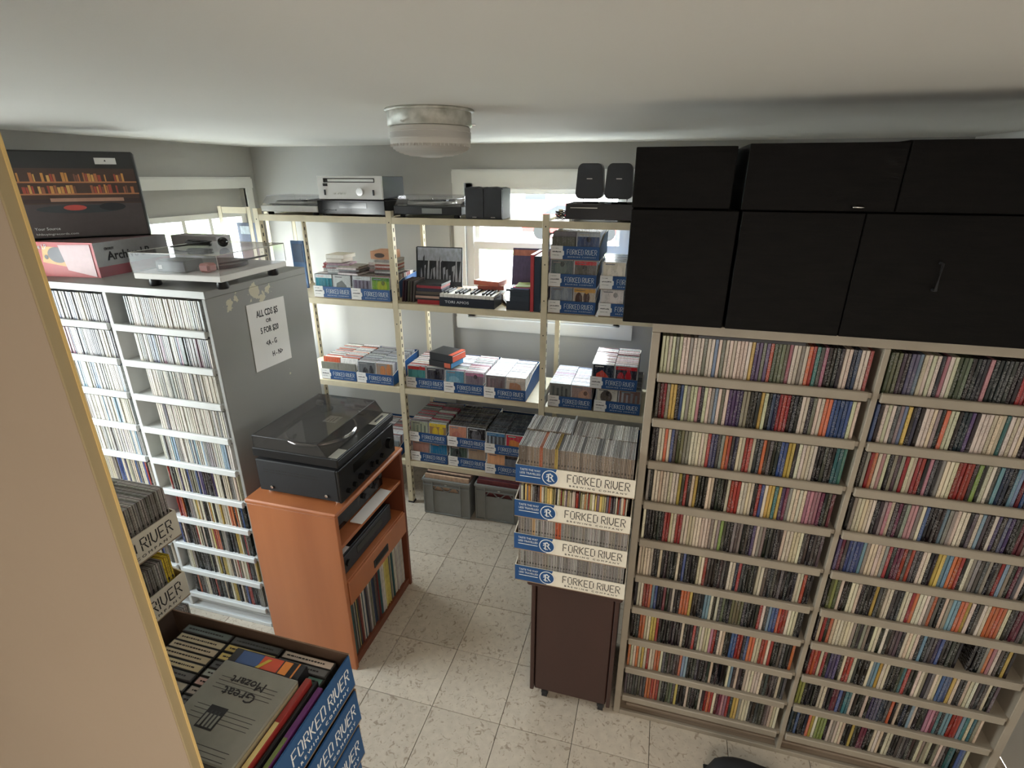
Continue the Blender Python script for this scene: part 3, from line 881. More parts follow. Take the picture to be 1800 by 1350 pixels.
# --- dark brown cabinet under the stack
t = thing('side_cabinet', 'dark brown wooden cabinet on casters under the stack of trays', 'cabinet', (-.19, 1.62, 0))
part('top_slab', MB().bbox(-.378, -.006, 1.600, 2.05, .638, .669, .006), 'brown_wood', t)
part('side_panel', MB().bbox(-.362, -.345, 1.615, 2.03, .055, .638, .003), 'brown_wood', t)
part('side_panel', MB().bbox(-.033, -.016, 1.615, 2.03, .055, .638, .003), 'brown_wood', t)
part('door', MB().bbox(-.342, -.036, 1.620, 1.638, .062, .634, .004), 'brown_wood', t)
part('back_panel', MB().box(-.345, -.033, 2.015, 2.028, .055, .638), 'brown_wood', t)
part('base_board', MB().box(-.345, -.033, 1.64, 2.015, .055, .075), 'brown_wood', t)
for (x, y) in ((-.30, 1.65), (-.055, 1.65), (-.30, 1.99), (-.055, 1.99)):
    c_ = part('caster', MB().cyl((x - .011, y, .0205), .020, .022, 'x', 18), 'black_matt', t)
    part('caster_fork', MB().box(x - .015, x - .012, y - .008, y + .008, .018, .055).box(x + .012, x + .015, y - .008, y + .008, .018, .055).box(x - .015, x + .015, y - .012, y + .012, .044, .055), 'charcoal', c_)

# ------------------------------------------------------------------ SHELVING
t = thing('shelving_unit', 'cream slotted metal shelving unit along the back wall before the window', 'shelving unit', (-1.06, 2.85, 0))
FY, RY = 2.85, 3.30
posts = [(-2.42, 1), (-1.52, 1), (-.60, 1), (.30, -1)]
slots = MB()
for (x, s) in posts:
    for (y, sy) in ((FY, 1), (RY, -1)):
        mb = MB()
        mb.box(x - .017, x + .017, y - .0015 if sy > 0 else y, y + .0015 if sy > 0 else y + .003, 0, 1.957)
        xs = x + .014 if s > 0 else x - .017
        mb.box(xs, xs + .003, y, y + sy * .034, 0, 1.957) if sy > 0 else mb.box(xs, xs + .003, y - .034, y, 0, 1.957)
        part('post', mb, 'cream_metal', t)
        part('post_foot', MB().box(x - .020, x + .022, min(y - .004, y + sy * .036), max(y + .004, y + sy * .036), 0, .012), 'charcoal', t)
        for q in range(38):
            z = .04 + q * .05
            if q % 4 == 1 and sy > 0: slots.box(x - .003, x + .003, y - .0019, y - .0014, z, z + .007)
            ya, yb_ = (y + .012, y + .022) if sy > 0 else (y - .022, y - .012)
            slots.box(xs + .0029, xs + .0034, ya, yb_, z, z + .022); slots.box(xs - .0004, xs + .0001, ya, yb_, z, z + .022)
part('slot', slots, 'dark_slot', t, kind='stuff')
LEV = [[1.922, 1.424, .868, .335], [1.922, 1.424, .868, .335], [1.922, 1.424, .850, .335]]
for k in range(3):
    x0, x1 = posts[k][0] + .019, posts[k + 1][0] - .019
    for z in LEV[k]:
        mb = MB()
        mb.box(x0, x1, FY + .002, RY - .004, z - .004, z)
        mb.box(x0, x1, FY - .001, FY + .002, z - .034, z); mb.box(x0, x1, RY - .004, RY - .001, z - .034, z)
        mb.box(x0, x0 + .003, FY + .002, RY - .004, z - .034, z - .004); mb.box(x1 - .003, x1, FY + .002, RY - .004, z - .034, z - .004)
        mb.box(x0, x1, FY - .001, FY + .012, z - .036, z - .034)
        part('shelf', mb, 'cream_metal', t)
# narrow frame beside it, in the corner
t2 = thing('corner_rack', 'narrow cream metal rack squeezed in the far corner by the window', 'rack', (-2.56, 2.85, 0))
for x in (-2.70, -2.485):
    for y in (2.85, 3.26):
        part('post', MB().box(x, x + .028, y, y + .003, 0, 1.965).box(x, x + .003, y, y + .028, 0, 1.965), 'cream_metal', t2)
part('top_plate', MB().box(-2.67, -2.487, 2.852, 2.856, 1.925, 1.962), 'cream_metal', t2)
for z in (1.50, .9, .3): part('shelf', MB().box(-2.695, -2.462, 2.855, 3.255, z - .02, z), 'cream_metal', t2)
mb = MB(); mb.box(-2.665, -2.47, 2.95, 2.965, 1.501, 1.86, (70, 84, 112)); mb.box(-2.655, -2.48, 2.948, 2.95, 1.60, 1.74, (120, 92, 88)); mb.box(-2.64, -2.56, 2.947, 2.949, 1.79, 1.84, (190, 205, 215))
solo('record_sleeve', mb, 'sleeve', 'blue and brown record sleeve standing in the narrow corner rack', 'record', None, (-2.56, 2.95, 1.501))
mb = MB(); mb.box(-2.395, -2.30, 3.10, 3.112, 1.426, 1.74, (34, 84, 130)); mb.box(-2.385, -2.31, 3.098, 3.10, 1.6, 1.72, (24, 60, 96))
solo('record_sleeve', mb, 'sleeve', 'deep blue record sleeve half hidden behind the shelving corner post', 'record', None, (-2.35, 3.1, 1.426))


# ------------------------------------------------------------------ front-facing discs in the rack trays
def cover_mesh(cols, seed, w=.1255, h=.1415, d=.0104):
    rr = random.Random(seed); mb = MB()
    mb.bbox(-w / 2, w / 2, 0, d, 0, h, .0008, (176, 178, 180))
    x0, x1, z0, z1 = -w / 2 + .007, w / 2 - .002, .003, h - .003
    mb.box(x0, x1, -.0004, .0002, z0, z1, cols[0])
    art = rr.randrange(4)
    def disc(cx, cz, rx, rz, y, c, n=18):
        mb.add([(cx + rx * math.cos(2 * PI * i / n), y, cz + rz * math.sin(2 * PI * i / n)) for i in range(n)], [tuple(range(n))], c)
    if len(cols) > 1:
        cx = (x0 + x1) / 2 + rr.uniform(-.015, .015); cz = h * rr.uniform(.5, .72)
        if art == 0: disc(cx, cz, .034, .040, -.0008, cols[1]); disc(cx + .008, cz + .02, .012, .014, -.0010, tuple(v * .6 for v in cols[1]))
        elif art == 1:
            for q in range(4): mb.box(x0 + .012 + q * .026, x0 + .024 + q * .026, -.0008, -.0004, z0 + .03, z1 - .012 - .012 * (q % 2), tuple(v * (1 - .1 * q) for v in cols[1]))
        elif art == 2: mb.prism([(x0 + .012, z0 + .02), (x1 - .012, z0 + .02), (x1 - .03, cz), (cx, z1 - .03), (x0 + .02, cz + .01)], -.0008, -.0004, 'y', cols[1])
        else: disc(cx - .02, cz - .01, .020, .038, -.0008, cols[1]); disc(cx + .022, cz, .018, .034, -.0008, cols[1]); disc(cx + .022, cz + .032, .010, .011, -.0009, cols[-1])
    if len(cols) > 2: mb.box(x0, x1, -.0009, -.0004, z1 - .020, z1, cols[2])
    mb.box(x0 + .01, x0 + .06, -.0009, -.0004, z1 - .012, z1 - .008, tuple(255 - v for v in cols[0]))
    return mb.mesh('compact_disc', 'cd')


def fill_tray(x, y, z, depth_n=32, lean=.30, cols=None, front=None, width=.262, topgray=True, seed=0):
    """two columns of disc cases facing the front; the first of each column is an object"""
    rr = random.Random(seed)
    for c_ in (0, 1):
        cx = x - .0645 + c_ * .129
        n = depth_n - rr.randrange(3)
        for i in range(1, n):
            yy = y + .006 + i * .0109 + rr.uniform(0, .001)
            if yy + .012 > y + .395: break
            base = rr.choice(cols or [(200, 202, 204), (170, 172, 176), (220, 222, 224), (110, 112, 118), (150, 130, 130)])
            h = .1415 + rr.uniform(-.002, .001)
            c = jit(base, 12)
            sh = lean * .14 * .25
            cd_rest.add([(cx - .0625, yy, z + .004), (cx + .0625, yy, z + .004), (cx + .0625, yy + .0100, z + .004), (cx - .0625, yy + .0100, z + .004),
                         (cx - .0625, yy + sh, z + .004 + h), (cx + .0625, yy + sh, z + .004 + h), (cx + .0625, yy + .0100 + sh, z + .004 + h), (cx - .0625, yy + .0100 + sh, z + .004 + h)],
                        [(0, 3, 2, 1), (4, 5, 6, 7), (0, 1, 5, 4), (1, 2, 6, 5), (2, 3, 7, 6), (3, 0, 4, 7)], c)
        if front and front[c_]:
            colz, lab = front[c_]
            sh = lean * .25
            o = inst('compact_disc', cover_mesh(colz, seed * 3 + c_), None, (cx, y + .0055, z + .0042), (-math.atan(sh), 0, 0), lab, 'compact disc', 'front discs in the shelf trays')
        else:
            cd_rest.box(cx - .0625, cx + .0625, y + .0055, y + .0155, z + .004, z + .12, jit((120, 118, 118), 30))


WHT = [(226, 230, 232), (206, 210, 214), (236, 238, 240), (170, 176, 182), (190, 170, 176)]
MIXG = [(196, 196, 196), (130, 126, 126), (90, 84, 88), (170, 160, 156), (150, 90, 84), (210, 206, 200)]
DARK = [(50, 48, 50), (70, 64, 62), (40, 40, 44), (100, 92, 80), (60, 62, 70), (84, 74, 70)]
BLK = [(58, 62, 70), (50, 54, 62), (70, 74, 82)]
G = 'short carton trays on the shelving unit'
# x centre, y front, base z, label, colours, fronts, seed
RACK = [
    (-1.955, 2.862, 1.426, 'leftmost tray on the shelf level with the pale cabinet top, shelving unit', MIXG,
     (([(44, 120, 136), (60, 134, 148), (220, 224, 224)], 'teal disc cover with small white tag at the front of a high tray'), ([(196, 200, 198), (120, 124, 122)], 'pale grey disc cover with dark square at a high tray front'))),
    (-1.685, 2.856, 1.426, 'tray with green covers beside the window-side post of the first shelf bay', MIXG,
     (([(120, 116, 130), (96, 84, 100), (200, 204, 204)], 'mauve striped disc cover next to the green one, high tray'), ([(104, 140, 50), (150, 160, 60), (70, 110, 50)], 'bright green disc cover at the front of a high tray'))),
    (-1.985, 2.862, .870, 'tray with toppling discs, waist height in the first shelf bay', [(206, 204, 204), (150, 146, 146), (110, 100, 100), (190, 90, 60), (230, 228, 220)], None),
    (-1.715, 2.860, .870, 'tray with dark-backed discs beside the toppling ones, first shelf bay', [(150, 152, 156), (110, 112, 116), (80, 80, 86)],
     (([(104, 106, 108), (60, 60, 62)], 'grey disc cover with dark blotches in the waist-high tray'), ([(140, 122, 108), (180, 120, 80)], 'brownish disc cover with orange patch in the waist-high tray'))),
    (-1.365, 2.872, .870, 'leftmost waist-high tray in the middle bay, under the black boxed set', MIXG,
     (([(76, 142, 146), (90, 160, 160), (200, 60, 60)], 'turquoise disc cover in the waist-high tray under the black set'), ([(60, 60, 70), (40, 40, 50)], 'dark disc cover beside the turquoise one'))),
    (-1.098, 2.856, .870, 'middle one of three waist-high trays in the middle bay', [(226, 226, 220), (200, 204, 206), (170, 176, 170), (160, 120, 130)],
     (([(96, 146, 170), (130, 170, 190)], 'light blue disc cover in the middle waist-high tray'), ([(120, 110, 120), (110, 100, 112), (180, 120, 150)], 'mauve grey disc cover with pink top edge'))),
    (-.828, 2.840, .870, 'third waist-high tray of the middle bay, next to the post', WHT,
     (([(110, 100, 104), (140, 120, 124)], 'smoky purple disc cover in the tray by the post'), ([(186, 176, 166), (160, 116, 92), (210, 200, 190)], 'tan disc cover at the right of the tray by the post'))),
    (-1.366, 2.862, .337, 'lower tray of the leftmost pair above the grey crates', MIXG, (([(170, 130, 120)], 'rosy disc cover between the leftmost pair of low trays'), ([(40, 110, 150)], 'blue disc cover between the leftmost pair of low trays'))),
    (-1.366, 2.862, .485, 'upper tray of the leftmost pair above the grey crates, yellow cover in front', [(190, 190, 186), (120, 110, 112), (160, 50, 70), (90, 90, 80)],
     (([(176, 184, 160), (150, 164, 150)], 'pale sage disc cover beside the yellow one'), ([(150, 120, 80), (206, 176, 60), (220, 190, 60)], 'yellow disc cover leading the low tray'))),
    (-1.095, 2.862, .337, 'lower tray of the middle pair above the grey crates', DARK, (([(60, 78, 70), (40, 50, 50)], 'dark green disc cover in the lower middle tray'), ([(160, 140, 120)], 'plain tan disc cover in the lower middle tray'))),
    (-1.095, 2.862, .485, 'upper tray of the middle pair above the grey crates', DARK, (([(186, 130, 108), (170, 110, 96)], 'salmon disc cover at the front of the dark discs'), ([(36, 36, 38), (90, 90, 96)], 'black disc cover with pale wisp, dark discs tray'))),
    (-.828, 2.836, .337, 'lower tray of the pair partly hidden by the tray stack', DARK, (([(214, 160, 120)], 'peach disc cover in the half hidden lower tray'), None)),
    (-.828, 2.836, .485, 'upper tray of the pair partly hidden by the tray stack', BLK, (([(64, 66, 72), (150, 160, 170), (60, 110, 150)], 'black disc cover with grey lettering block'), ([(180, 40, 60), (200, 120, 60)], 'crimson disc cover peeping past the tray stack'))),
    (-.432, 2.862, .852, 'waist-high tray of white discs in the third bay', WHT, (([(120, 126, 124), (90, 100, 100)], 'grey-green disc cover before the white discs'), ([(160, 136, 130), (190, 150, 130)], 'dusky pink disc cover before the white discs'))),
    (-.155, 2.862, .852, 'lower waist-high tray in the third bay, taped over lettering', [(120, 120, 124), (80, 80, 86)], (([(206, 200, 184), (90, 80, 70)], 'cream disc cover with brown picture, third bay'), ([(120, 90, 80), (170, 170, 172)], 'brown disc cover under a pale band, third bay'))),
    (-.185, 2.852, 1.000, 'upper waist-high tray in the third bay with black and red covers', [(226, 222, 226), (200, 170, 170), (210, 200, 200), (150, 160, 156), (120, 70, 74)],
     (([(30, 34, 44), (190, 60, 40)], 'black disc cover with a red figure'), ([(44, 34, 36), (170, 30, 34), (180, 30, 34)], 'disc cover of black over bright red'))),
    (-.445, 2.862, 1.426, 'lowest tray of the three stacked by the window, third bay', MIXG, (([(130, 140, 154), (150, 160, 170)], 'pale blue disc cover in the lowest stacked tray by the window'), ([(186, 170, 150), (70, 44, 34), (200, 150, 70)], 'cream disc cover with brown figure by the window'))),
    (-.448, 2.862, 1.574, 'middle tray of the three stacked by the window, third bay', MIXG, (([(92, 106, 108), (110, 124, 120)], 'grey-green disc cover in the middle tray by the window'), ([(96, 90, 84), (84, 80, 74), (190, 50, 56)], 'olive disc cover with a red top band'))),
    (-.440, 2.862, 1.722, 'topmost tray of the three stacked by the window, third bay', [(120, 120, 124), (90, 94, 102), (60, 60, 66)], (None, ([(66, 84, 120), (54, 70, 104), (180, 186, 190)], 'blue disc cover with pale top in the topmost window tray'))),
    (-.165, 2.862, 1.426, 'lower tray beside the black wood cabinet, third bay', MIXG, (([(190, 182, 176), (200, 190, 184)], 'off-white disc cover in the lower tray by the black cabinet'), None)),
    (-.165, 2.862, 1.574, 'upper tray beside the black wood cabinet, third bay', [(160, 164, 164), (120, 124, 126)], (([(206, 196, 176), (216, 206, 190)], 'ivory disc cover in the upper tray by the black cabinet'), None)),
    (-1.72, 2.870, .337, 'low tray seen behind the turntable cabinet, first shelf bay', MIXG, None),
]
for k, (x, y, z, lab, cols, fr, *r) in enumerate(RACK):
    tr = tray('short', lab, (x, y, z), 0, G)
    if k in (12, 10): dn = 30
    if k == 18: dn = 14
    fill_tray(x, y, z, 31, .3 if k != 2 else .6, cols, fr, seed=k + 5)
# tall spill of discs on the topmost waist-high tray, third bay, and other loose discs
for (x, y, z, n, cols, tilt, sp_) in ((-1.93, 2.88, 1.5745, 6, WHT, .2, .02), (-1.84, 2.87, 1.5745, 5, MIXG, -.1, .02), (-1.62, 2.93, 1.5745, 9, MIXG, .05, .006),
                                    (-2.02, 2.97, 1.5745, 5, MIXG, .3, .02), (-1.75, 3.02, 1.5745, 4, WHT, .5, .03)):
    for i in range(n):
        M = Matrix.Translation((x + random.uniform(-sp_, sp_) * .5, y + .07 + random.uniform(-.004, .004), z + i * .0107)) @ Matrix.Rotation(tilt + random.uniform(-.08, .08), 4, 'Z')
        cd_rest.box(-.071, .071, -.0625, .0625, 0, .0102, jit(random.choice(cols), 14), M)
rest = solo('compact_discs', cd_rest, 'cd', 'remaining disc spines packed in the large grey cabinet and the carton trays', 'compact discs')
rest['kind'] = 'stuff'
# thick boxed discs on top of the piles
for (x0, x1, y0, y1, z0, z1, c, lab) in ((-2.0, -1.89, 2.90, 3.03, 1.641, 1.664, (222, 216, 204), 'thick cream boxed disc set, lower of two on the first pile'),
                                        (-2.005, -1.875, 2.905, 3.04, 1.665, 1.688, (226, 222, 212), 'thick cream boxed disc set, upper of two on the first pile'),
                                        (-1.70, -1.57, 2.92, 3.06, 1.671, 1.718, (176, 128, 96), 'orange-brown boxed set with a dark oval, top of the second pile')):
    mb = MB().bbox(x0, x1, y0, y1, z0, z1, .002, c)
    if c[0] == 176: mb.add([(x0 + .062 + .034 * math.cos(a), y0 - .0006, (z0 + z1) / 2 + .014 * math.sin(a)) for a in [2 * PI * i / 20 for i in range(20)]], [tuple(range(20))], (60, 44, 36))
    solo('boxed_set', mb, 'printed', lab, 'boxed set', None, (x0, y0, z0))

# ------------------------------------------------------------------ middle shelf: books and boxed sets
Z2 = 1.4245


def boxset(x0, x1, y0, y1, z0, z1, c, lab, cat='boxed set', name='boxed_set', top=None, rz=0, extra=None, group=None, m='printed'):
    cx, cy = (x0 + x1) / 2, (y0 + y1) / 2
    mb = MB(); cc = [c, top or c, c, c, c, c]
    mb.box(x0 - cx, x1 - cx, y0 - cy, y1 - cy, 0, z1 - z0, cc)
    if extra: extra(mb, x0 - cx, x1 - cx, y0 - cy, y1 - cy, z1 - z0)
    o = bpy.data.objects.new(name, mb.mesh(name, m)); C.objects.link(o); o.location = (cx, cy, z0); o.rotation_euler = (0, 0, rz)
    return props(o, lab, cat, group)


pile = [(.026, (150, 30, 38), 'wide red boxed set at the bottom of the dark pile', .01), (.010, (40, 36, 36), 'thin black set lying on the red one in the dark pile', 0), (.014, (170, 140, 124), 'tan-edged set in the dark pile', 0),
        (.010, (34, 32, 34), 'thin black set above the tan-edged one', 0), (.016, (88, 78, 66), 'olive brown set in the dark pile', .004), (.020, (44, 44, 60), 'slate coloured set near the top of the dark pile', .01), (.016, (140, 36, 46), 'crimson set second from the top of the dark pile', .012),
        (.014, (40, 42, 46), 'black set topping the dark pile', .02)]
z = Z2
for i, (h, c, lab, dx) in enumerate(pile):
    boxset(-1.398 + dx, -1.235 + dx * .6, 2.88, 3.02, z, z + h - .0006, c, lab, group='boxed sets in the dark pile by the window', top=tuple(v * .8 for v in c), rz=random.uniform(-.04, .04)); z += h
# leaning jackets left of the pile
for i in range(5):
    x = -1.50 + i * .018
    mb = MB().box(0, .008, 0, .14, 0, .13, jit((90, 76, 76), 30))
    o = solo('disc_booklet', mb, 'printed', ['mottled', 'brownish', 'greyish', 'dusky', 'dark'][i] + ' slim case leaning beside the dark pile, ' + ordinal(i + 1) + ' from the post', 'slim case', 'slim cases leaning by the dark pile')
    o.location = (x, 2.90, Z2 + .001); o.rotation_euler = (0, .42 - .3, 0); o.rotation_euler[1] = -.35 + .0 * i if False else .12
# record with a crowd picture
mb = MB(); mb.box(0, .30, 0, .006, 0, .31, (46, 52, 62))
rr = random.Random(4)
for i in range(26):
    x = .012 + i * .0105; h = rr.uniform(.05, .14) + .03 * math.sin(i * .6)
    mb.prism([(x, .10), (x + .016, .10), (x + .012 + rr.uniform(-.006, .01), .10 + h), (x + .004 + rr.uniform(-.006, .01), .10 + h * .9)], -.0012 - (i % 3) * .0004, 0, 'y', (196, 204, 218) if i % 2 else (58, 64, 76))
mb.box(.006, .294, -.0006, 0, .225, .304, (186, 196, 216)); mb.box(.006, .22, -.0007, 0, .10, .12, (186, 192, 204)); mb.box(.006, .294, -.0005, 0, .006, .10, (78, 84, 94))
crowd = solo('record_sleeve', mb, 'sleeve', 'grey-blue record sleeve with a crowd raising arms, standing behind the dark pile', 'record')
crowd.location = (-1.475, 3.07, Z2 + .001); crowd.rotation_euler = (-.12, 0, .05)
inst('lettering', text_mesh('AT', .045, 'white_ink'), crowd, (.262, -.001, .055))
mb = MB(); mb.box(0, .30, 0, .006, 0, .30, (24, 26, 32))
o = solo('record_sleeve', mb, 'sleeve', 'black record sleeve peeking out behind the crowd sleeve', 'record'); o.location = (-1.50, 3.115, Z2 + .001); o.rotation_euler = (-.1, 0, 0)


def piano(mb, x0, x1, y0, y1, h):
    n = 14; w = (x1 - x0 - .006) / n
    mb.box(x0 + .002, x1 - .002, y0 + .003, y1 - .003, h, h + .012, (18, 18, 20))
    for i in range(n):
        a = x0 + .003 + i * w
        mb.bbox(a + .0006, a + w - .0006, y0 + .001, y1 - .006, h + .001, h + .022, .001, (228, 226, 220))
        if i % 7 in (0, 1, 3, 4, 5): mb.bbox(a + w - .005, a + w + .005, y0 + .018, y1 - .01, h + .022, h + .034, .001, (24, 24, 26))


pb = boxset(-1.235, -.895, 2.86, 3.01, Z2, Z2 + .052, (26, 34, 48), 'long black boxed set with piano keys on top, lettered spine facing out', extra=piano)
inst('lettering', text_mesh('TORI AMOS', .022, 'white_ink', .15), pb, (-.06, -.0755, .026))
for i, (x0, x1, y0, y1, z0, z1, c, lab, rz) in enumerate((
        (-1.07, -.90, 3.03, 3.17, Z2, Z2 + .05, (110, 96, 92), 'grey-brown case under the orange ones by the window', .1),
        (-1.075, -.905, 3.03, 3.17, Z2 + .0505, Z2 + .075, (90, 100, 96), 'greenish case in the small pile by the window', -.1),
        (-1.06, -.90, 3.03, 3.17, Z2 + .0755, Z2 + .10, (180, 96, 82), 'dull orange case, second from the top by the window', .15),
        (-1.07, -.90, 3.03, 3.17, Z2 + .1005, Z2 + .128, (198, 110, 88), 'orange case topping the small pile by the window', -.2),
        (-1.20, -1.09, 3.03, 3.14, Z2, Z2 + .07, (190, 120, 104), 'pinkish-orange case standing left of the small pile', .1))):
    boxset(x0, x1, y0, y1, z0, z1, c, lab, top=(214, 190, 170), rz=rz, group='cases in the small pile by the window')
boxset(-.87, -.835, 2.93, 3.06, Z2, Z2 + .02, (60, 60, 58), 'small dark booklet lying askew beyond the piano keys', rz=.5)
z = Z2
for i, (h, c, lab) in enumerate(((.052, (36, 46, 58), 'thick navy black set at the bottom of the right pile'), (.030, (42, 54, 66), 'slate set in the middle of the pile by the red board'),
                                 (.026, (38, 52, 64), 'dark teal set in the pile by the red board'), (.012, (48, 58, 70), 'thin dark set topping the pile by the red board'))):
    boxset(-.826 + (.02 if i in (1, 2) else 0), -.69, 2.875, 3.02, z, z + h - .0006, c, lab, group='sets in the pile by the red board'); z += h
for i, c in enumerate(((120, 150, 190), (190, 90, 120), (150, 180, 120))):
    boxset(-.80 + i * .01, -.69, 2.885, 3.01, z + i * .006, z + i * .006 + .0055, c, ['pale blue', 'rose', 'soft green'][i] + ' slim case on the pile by the red board', rz=.1 * i - .1, group='slim cases on the right pile')
boxset(-.683, -.664, 2.862, 3.09, Z2, Z2 + .318, (168, 52, 58), 'tall book with a red spine standing by the post', 'book', 'book', top=(226, 224, 210))
boxset(-.661, -.628, 2.866, 3.09, Z2, Z2 + .310, (26, 48, 66), 'tall dark blue book standing between red book and post', 'book', 'book', top=(226, 224, 210))
mb = MB(); mb.box(0, .30, 0, .008, 0, .315, (84, 78, 116)); mb.box(.004, .296, -.0008, 0, .27, .305, (176, 112, 100)); mb.box(.12, .2, -.0008, 0, .03, .10, (190, 150, 96)); mb.box(.16, .19, -.0009, 0, .2, .25, (150, 150, 190))
o = solo('record_sleeve', mb, 'sleeve', 'purple record sleeve leaning back in front of the window', 'record'); o.location = (-.865, 3.115, Z2 + .003); o.rotation_euler = (-.2, .0, .04)

# black boxed set with orange spine on the waist-high trays
def orange_spine(mb, x0, x1, y0, y1, h):
    mb.box(x1 - .0, x1 + .001, y0 + .004, y1 - .004, .004, h - .004, (214, 82, 46)); mb.box(x1 - .03, x1, y0, y1, h, h + .0006, (214, 82, 46))
    mb.box(x1 + .0006, x1 + .0014, y0 + .004, y1 - .004, h - .008, h - .005, (224, 224, 224))


boxset(-1.325, -1.150, 2.885, 3.03, 1.065, 1.113, (26, 28, 32), 'black boxed set with an orange spine lying on the waist-high trays', extra=orange_spine, rz=-.25)
boxset(-1.33, -1.165, 2.88, 3.02, 1.026, 1.064, (34, 34, 40), 'dark set with an orange and blue spine beneath the black boxed set', rz=-.2,
       extra=lambda mb, x0, x1, y0, y1, h: (mb.box(x1 - .05, x1 - .005, y0 - .001, y0, .004, h - .004, (190, 92, 66)), mb.box(x1, x1 + .001, y0, y1, .004, h - .004, (40, 120, 170))))

# ------------------------------------------------------------------ top shelf electronics
Z3 = 1.9225


def turntable(loc, w, d, base_c, lid_m, lid_h, label, base_h=.05, arm=True, lid_bevel=.06):
    """front towards -y; origin in the middle of the front edge"""
    t = thing('turntable', label, 'turntable', loc)
    def lp(name, mb, m, par=t):
        o = bpy.data.objects.new(name, mb.mesh(name, m)); C.objects.link(o); o.parent = par; return o
    f = .016
    lp('base', MB().bbox(-w / 2, w / 2, 0, d, f, f + base_h, .004), base_c)
    for x in (-w / 2 + .04, w / 2 - .04):
        for y in (.04, d - .04): lp('foot', MB().lathe([(.016, 0), (.019, .004), (.015, f)], 20, x, y), 'black')
    top = f + base_h; cx = -w * .10; cy = d * .52; R = min(.152, d * .42)
    lp('platter', MB().lathe([(R, top + .002), (R + .002, top + .006), (R + .002, top + .018), (R - .004, top + .021)], 56, cx, cy), 'silver')
    lp('slipmat', MB().lathe([(R - .006, top + .021), (R - .006, top + .0235)], 48, cx, cy), 'black_matt')
    lp('spindle', MB().cyl((cx, cy, top + .0235), .003, .012, 'z', 10), 'chrome')
    ax, ay = w / 2 - .055, d - .085
    a = lp('tonearm_base', MB().lathe([(.030, top), (.030, top + .012), (.020, top + .015), (.014, top + .034)], 28, ax, ay), 'charcoal')
    lp('tonearm', MB().tube([(ax, ay + .045, top + .036), (ax, ay, top + .036), (ax - .004, ay - .10, top + .036), (ax - .03, ay - .19, top + .034), (ax - .045, ay - .215, top + .033)], .004, 8), 'chrome', a)
    lp('counterweight', MB().cyl((ax, ay + .03, top + .036), .013, .03, 'y', 18), 'black', a)
    lp('headshell', MB().bbox(ax - .060, ax - .036, ay - .245, ay - .205, top + .026, top + .034, .002), 'black', a)
    for x in (-w / 2 + .03, -w / 2 + .06): lp('button', MB().bbox(x - .011, x + .011, .015, .035, top, top + .004, .001), 'silver')
    # lid: five thin sheets
    z0 = top + .001; z1 = z0 + lid_h; q = .0025; e = .006; bv = lid_bevel
    mb = MB()
    mb.box(-w / 2 + e, w / 2 - e, e + bv, d - e, z1 - q, z1)
    mb.box(-w / 2 + e, w / 2 - e, d - e - q, d - e, z0, z1 - q)
    mb.hexa([(-w / 2 + e, e, z0), (w / 2 - e, e, z0), (w / 2 - e, e + q, z0), (-w / 2 + e, e + q, z0), (-w / 2 + e, e + bv, z1 - q), (w / 2 - e, e + bv, z1 - q), (w / 2 - e, e + bv + q, z1 - q), (-w / 2 + e, e + bv + q, z1 - q)])
    for s in (-1, 1):
        x0, x1 = (w / 2 - e - q, w / 2 - e) if s > 0 else (-w / 2 + e, -w / 2 + e + q)
        mb.prism([(e, z0), (d - e, z0), (d - e, z1 - q), (e + bv, z1 - q)], x0, x1, 'x')
    lp('dust_cover', mb, lid_m)
    mb = MB()   # bright polished rim of the cover
    r_ = .0012
    for (p, q2) in (((-w / 2 + e, e + bv, z1), (w / 2 - e, e + bv, z1)), ((-w / 2 + e, e + bv, z1), (-w / 2 + e, d - e, z1)), ((w / 2 - e, e + bv, z1), (w / 2 - e, d - e, z1)), ((-w / 2 + e, e, z0), (-w / 2 + e, e + bv, z1)), ((w / 2 - e, e, z0), (w / 2 - e, e + bv, z1))):
        mb.tube([p, q2], r_, 4)
    lp('cover_edge', mb, 'clear_lid')
    for x in (-w / 2 + .06, w / 2 - .06): lp('hinge', MB().bbox(x - .015, x + .015, d - .004, d + .006, top - .02, top + .02, .002), 'black')
    return t


t = turntable((-2.19, 2.865, Z3), .40, .34, 'silver', 'clear_lid', .055, 'cream turntable with black deck at the far end of the top shelf', .036)
def local(par, name, mb, m):
    o = bpy.data.objects.new(name, mb.mesh(name, m)); C.objects.link(o); o.parent = par; return o
local(t, 'deck_plate', MB().bbox(-.15, .19, .02, .32, .052, .062, .003), 'black')
t = thing('receiver', 'black component with a glossy front under the silver tuner, top shelf', 'receiver', (-1.765, 2.862, Z3))
part('case', MB().bbox(-1.985, -1.545, 2.870, 3.18, Z3 + .010, Z3 + .088, .003), 'black_matt', t)
part('front_panel', MB().bbox(-1.985, -1.545, 2.862, 2.870, Z3 + .010, Z3 + .088, .002), 'black_gloss', t)
part('display', MB().box(-1.84, -1.66, 2.8605, 2.862, Z3 + .045, Z3 + .075), 'car_glass', t)
for x in (-1.96, -1.57):
    for y in (2.89, 3.14): part('foot', MB().cyl((x, y, Z3), .012, .010, 'z', 16), 'black', t)
for k in range(6): part('button', MB().bbox(-1.95 + k * .016, -1.94 + k * .016, 2.859, 2.862, Z3 + .03, Z3 + .036, .0008), 'charcoal', t)
t = thing('tuner', 'silver-fronted tuner with a round knob and dark side, top shelf', 'tuner', (-1.765, 2.87, Z3 + .09))
tz = Z3 + .0895
part('case', MB().bbox(-1.955, -1.560, 2.882, 3.15, tz + .006, tz + .128, .003), 'charcoal', t)
part('front_panel', MB().bbox(-1.972, -1.556, 2.868, 2.882, tz + .004, tz + .130, .002), 'paper', t)
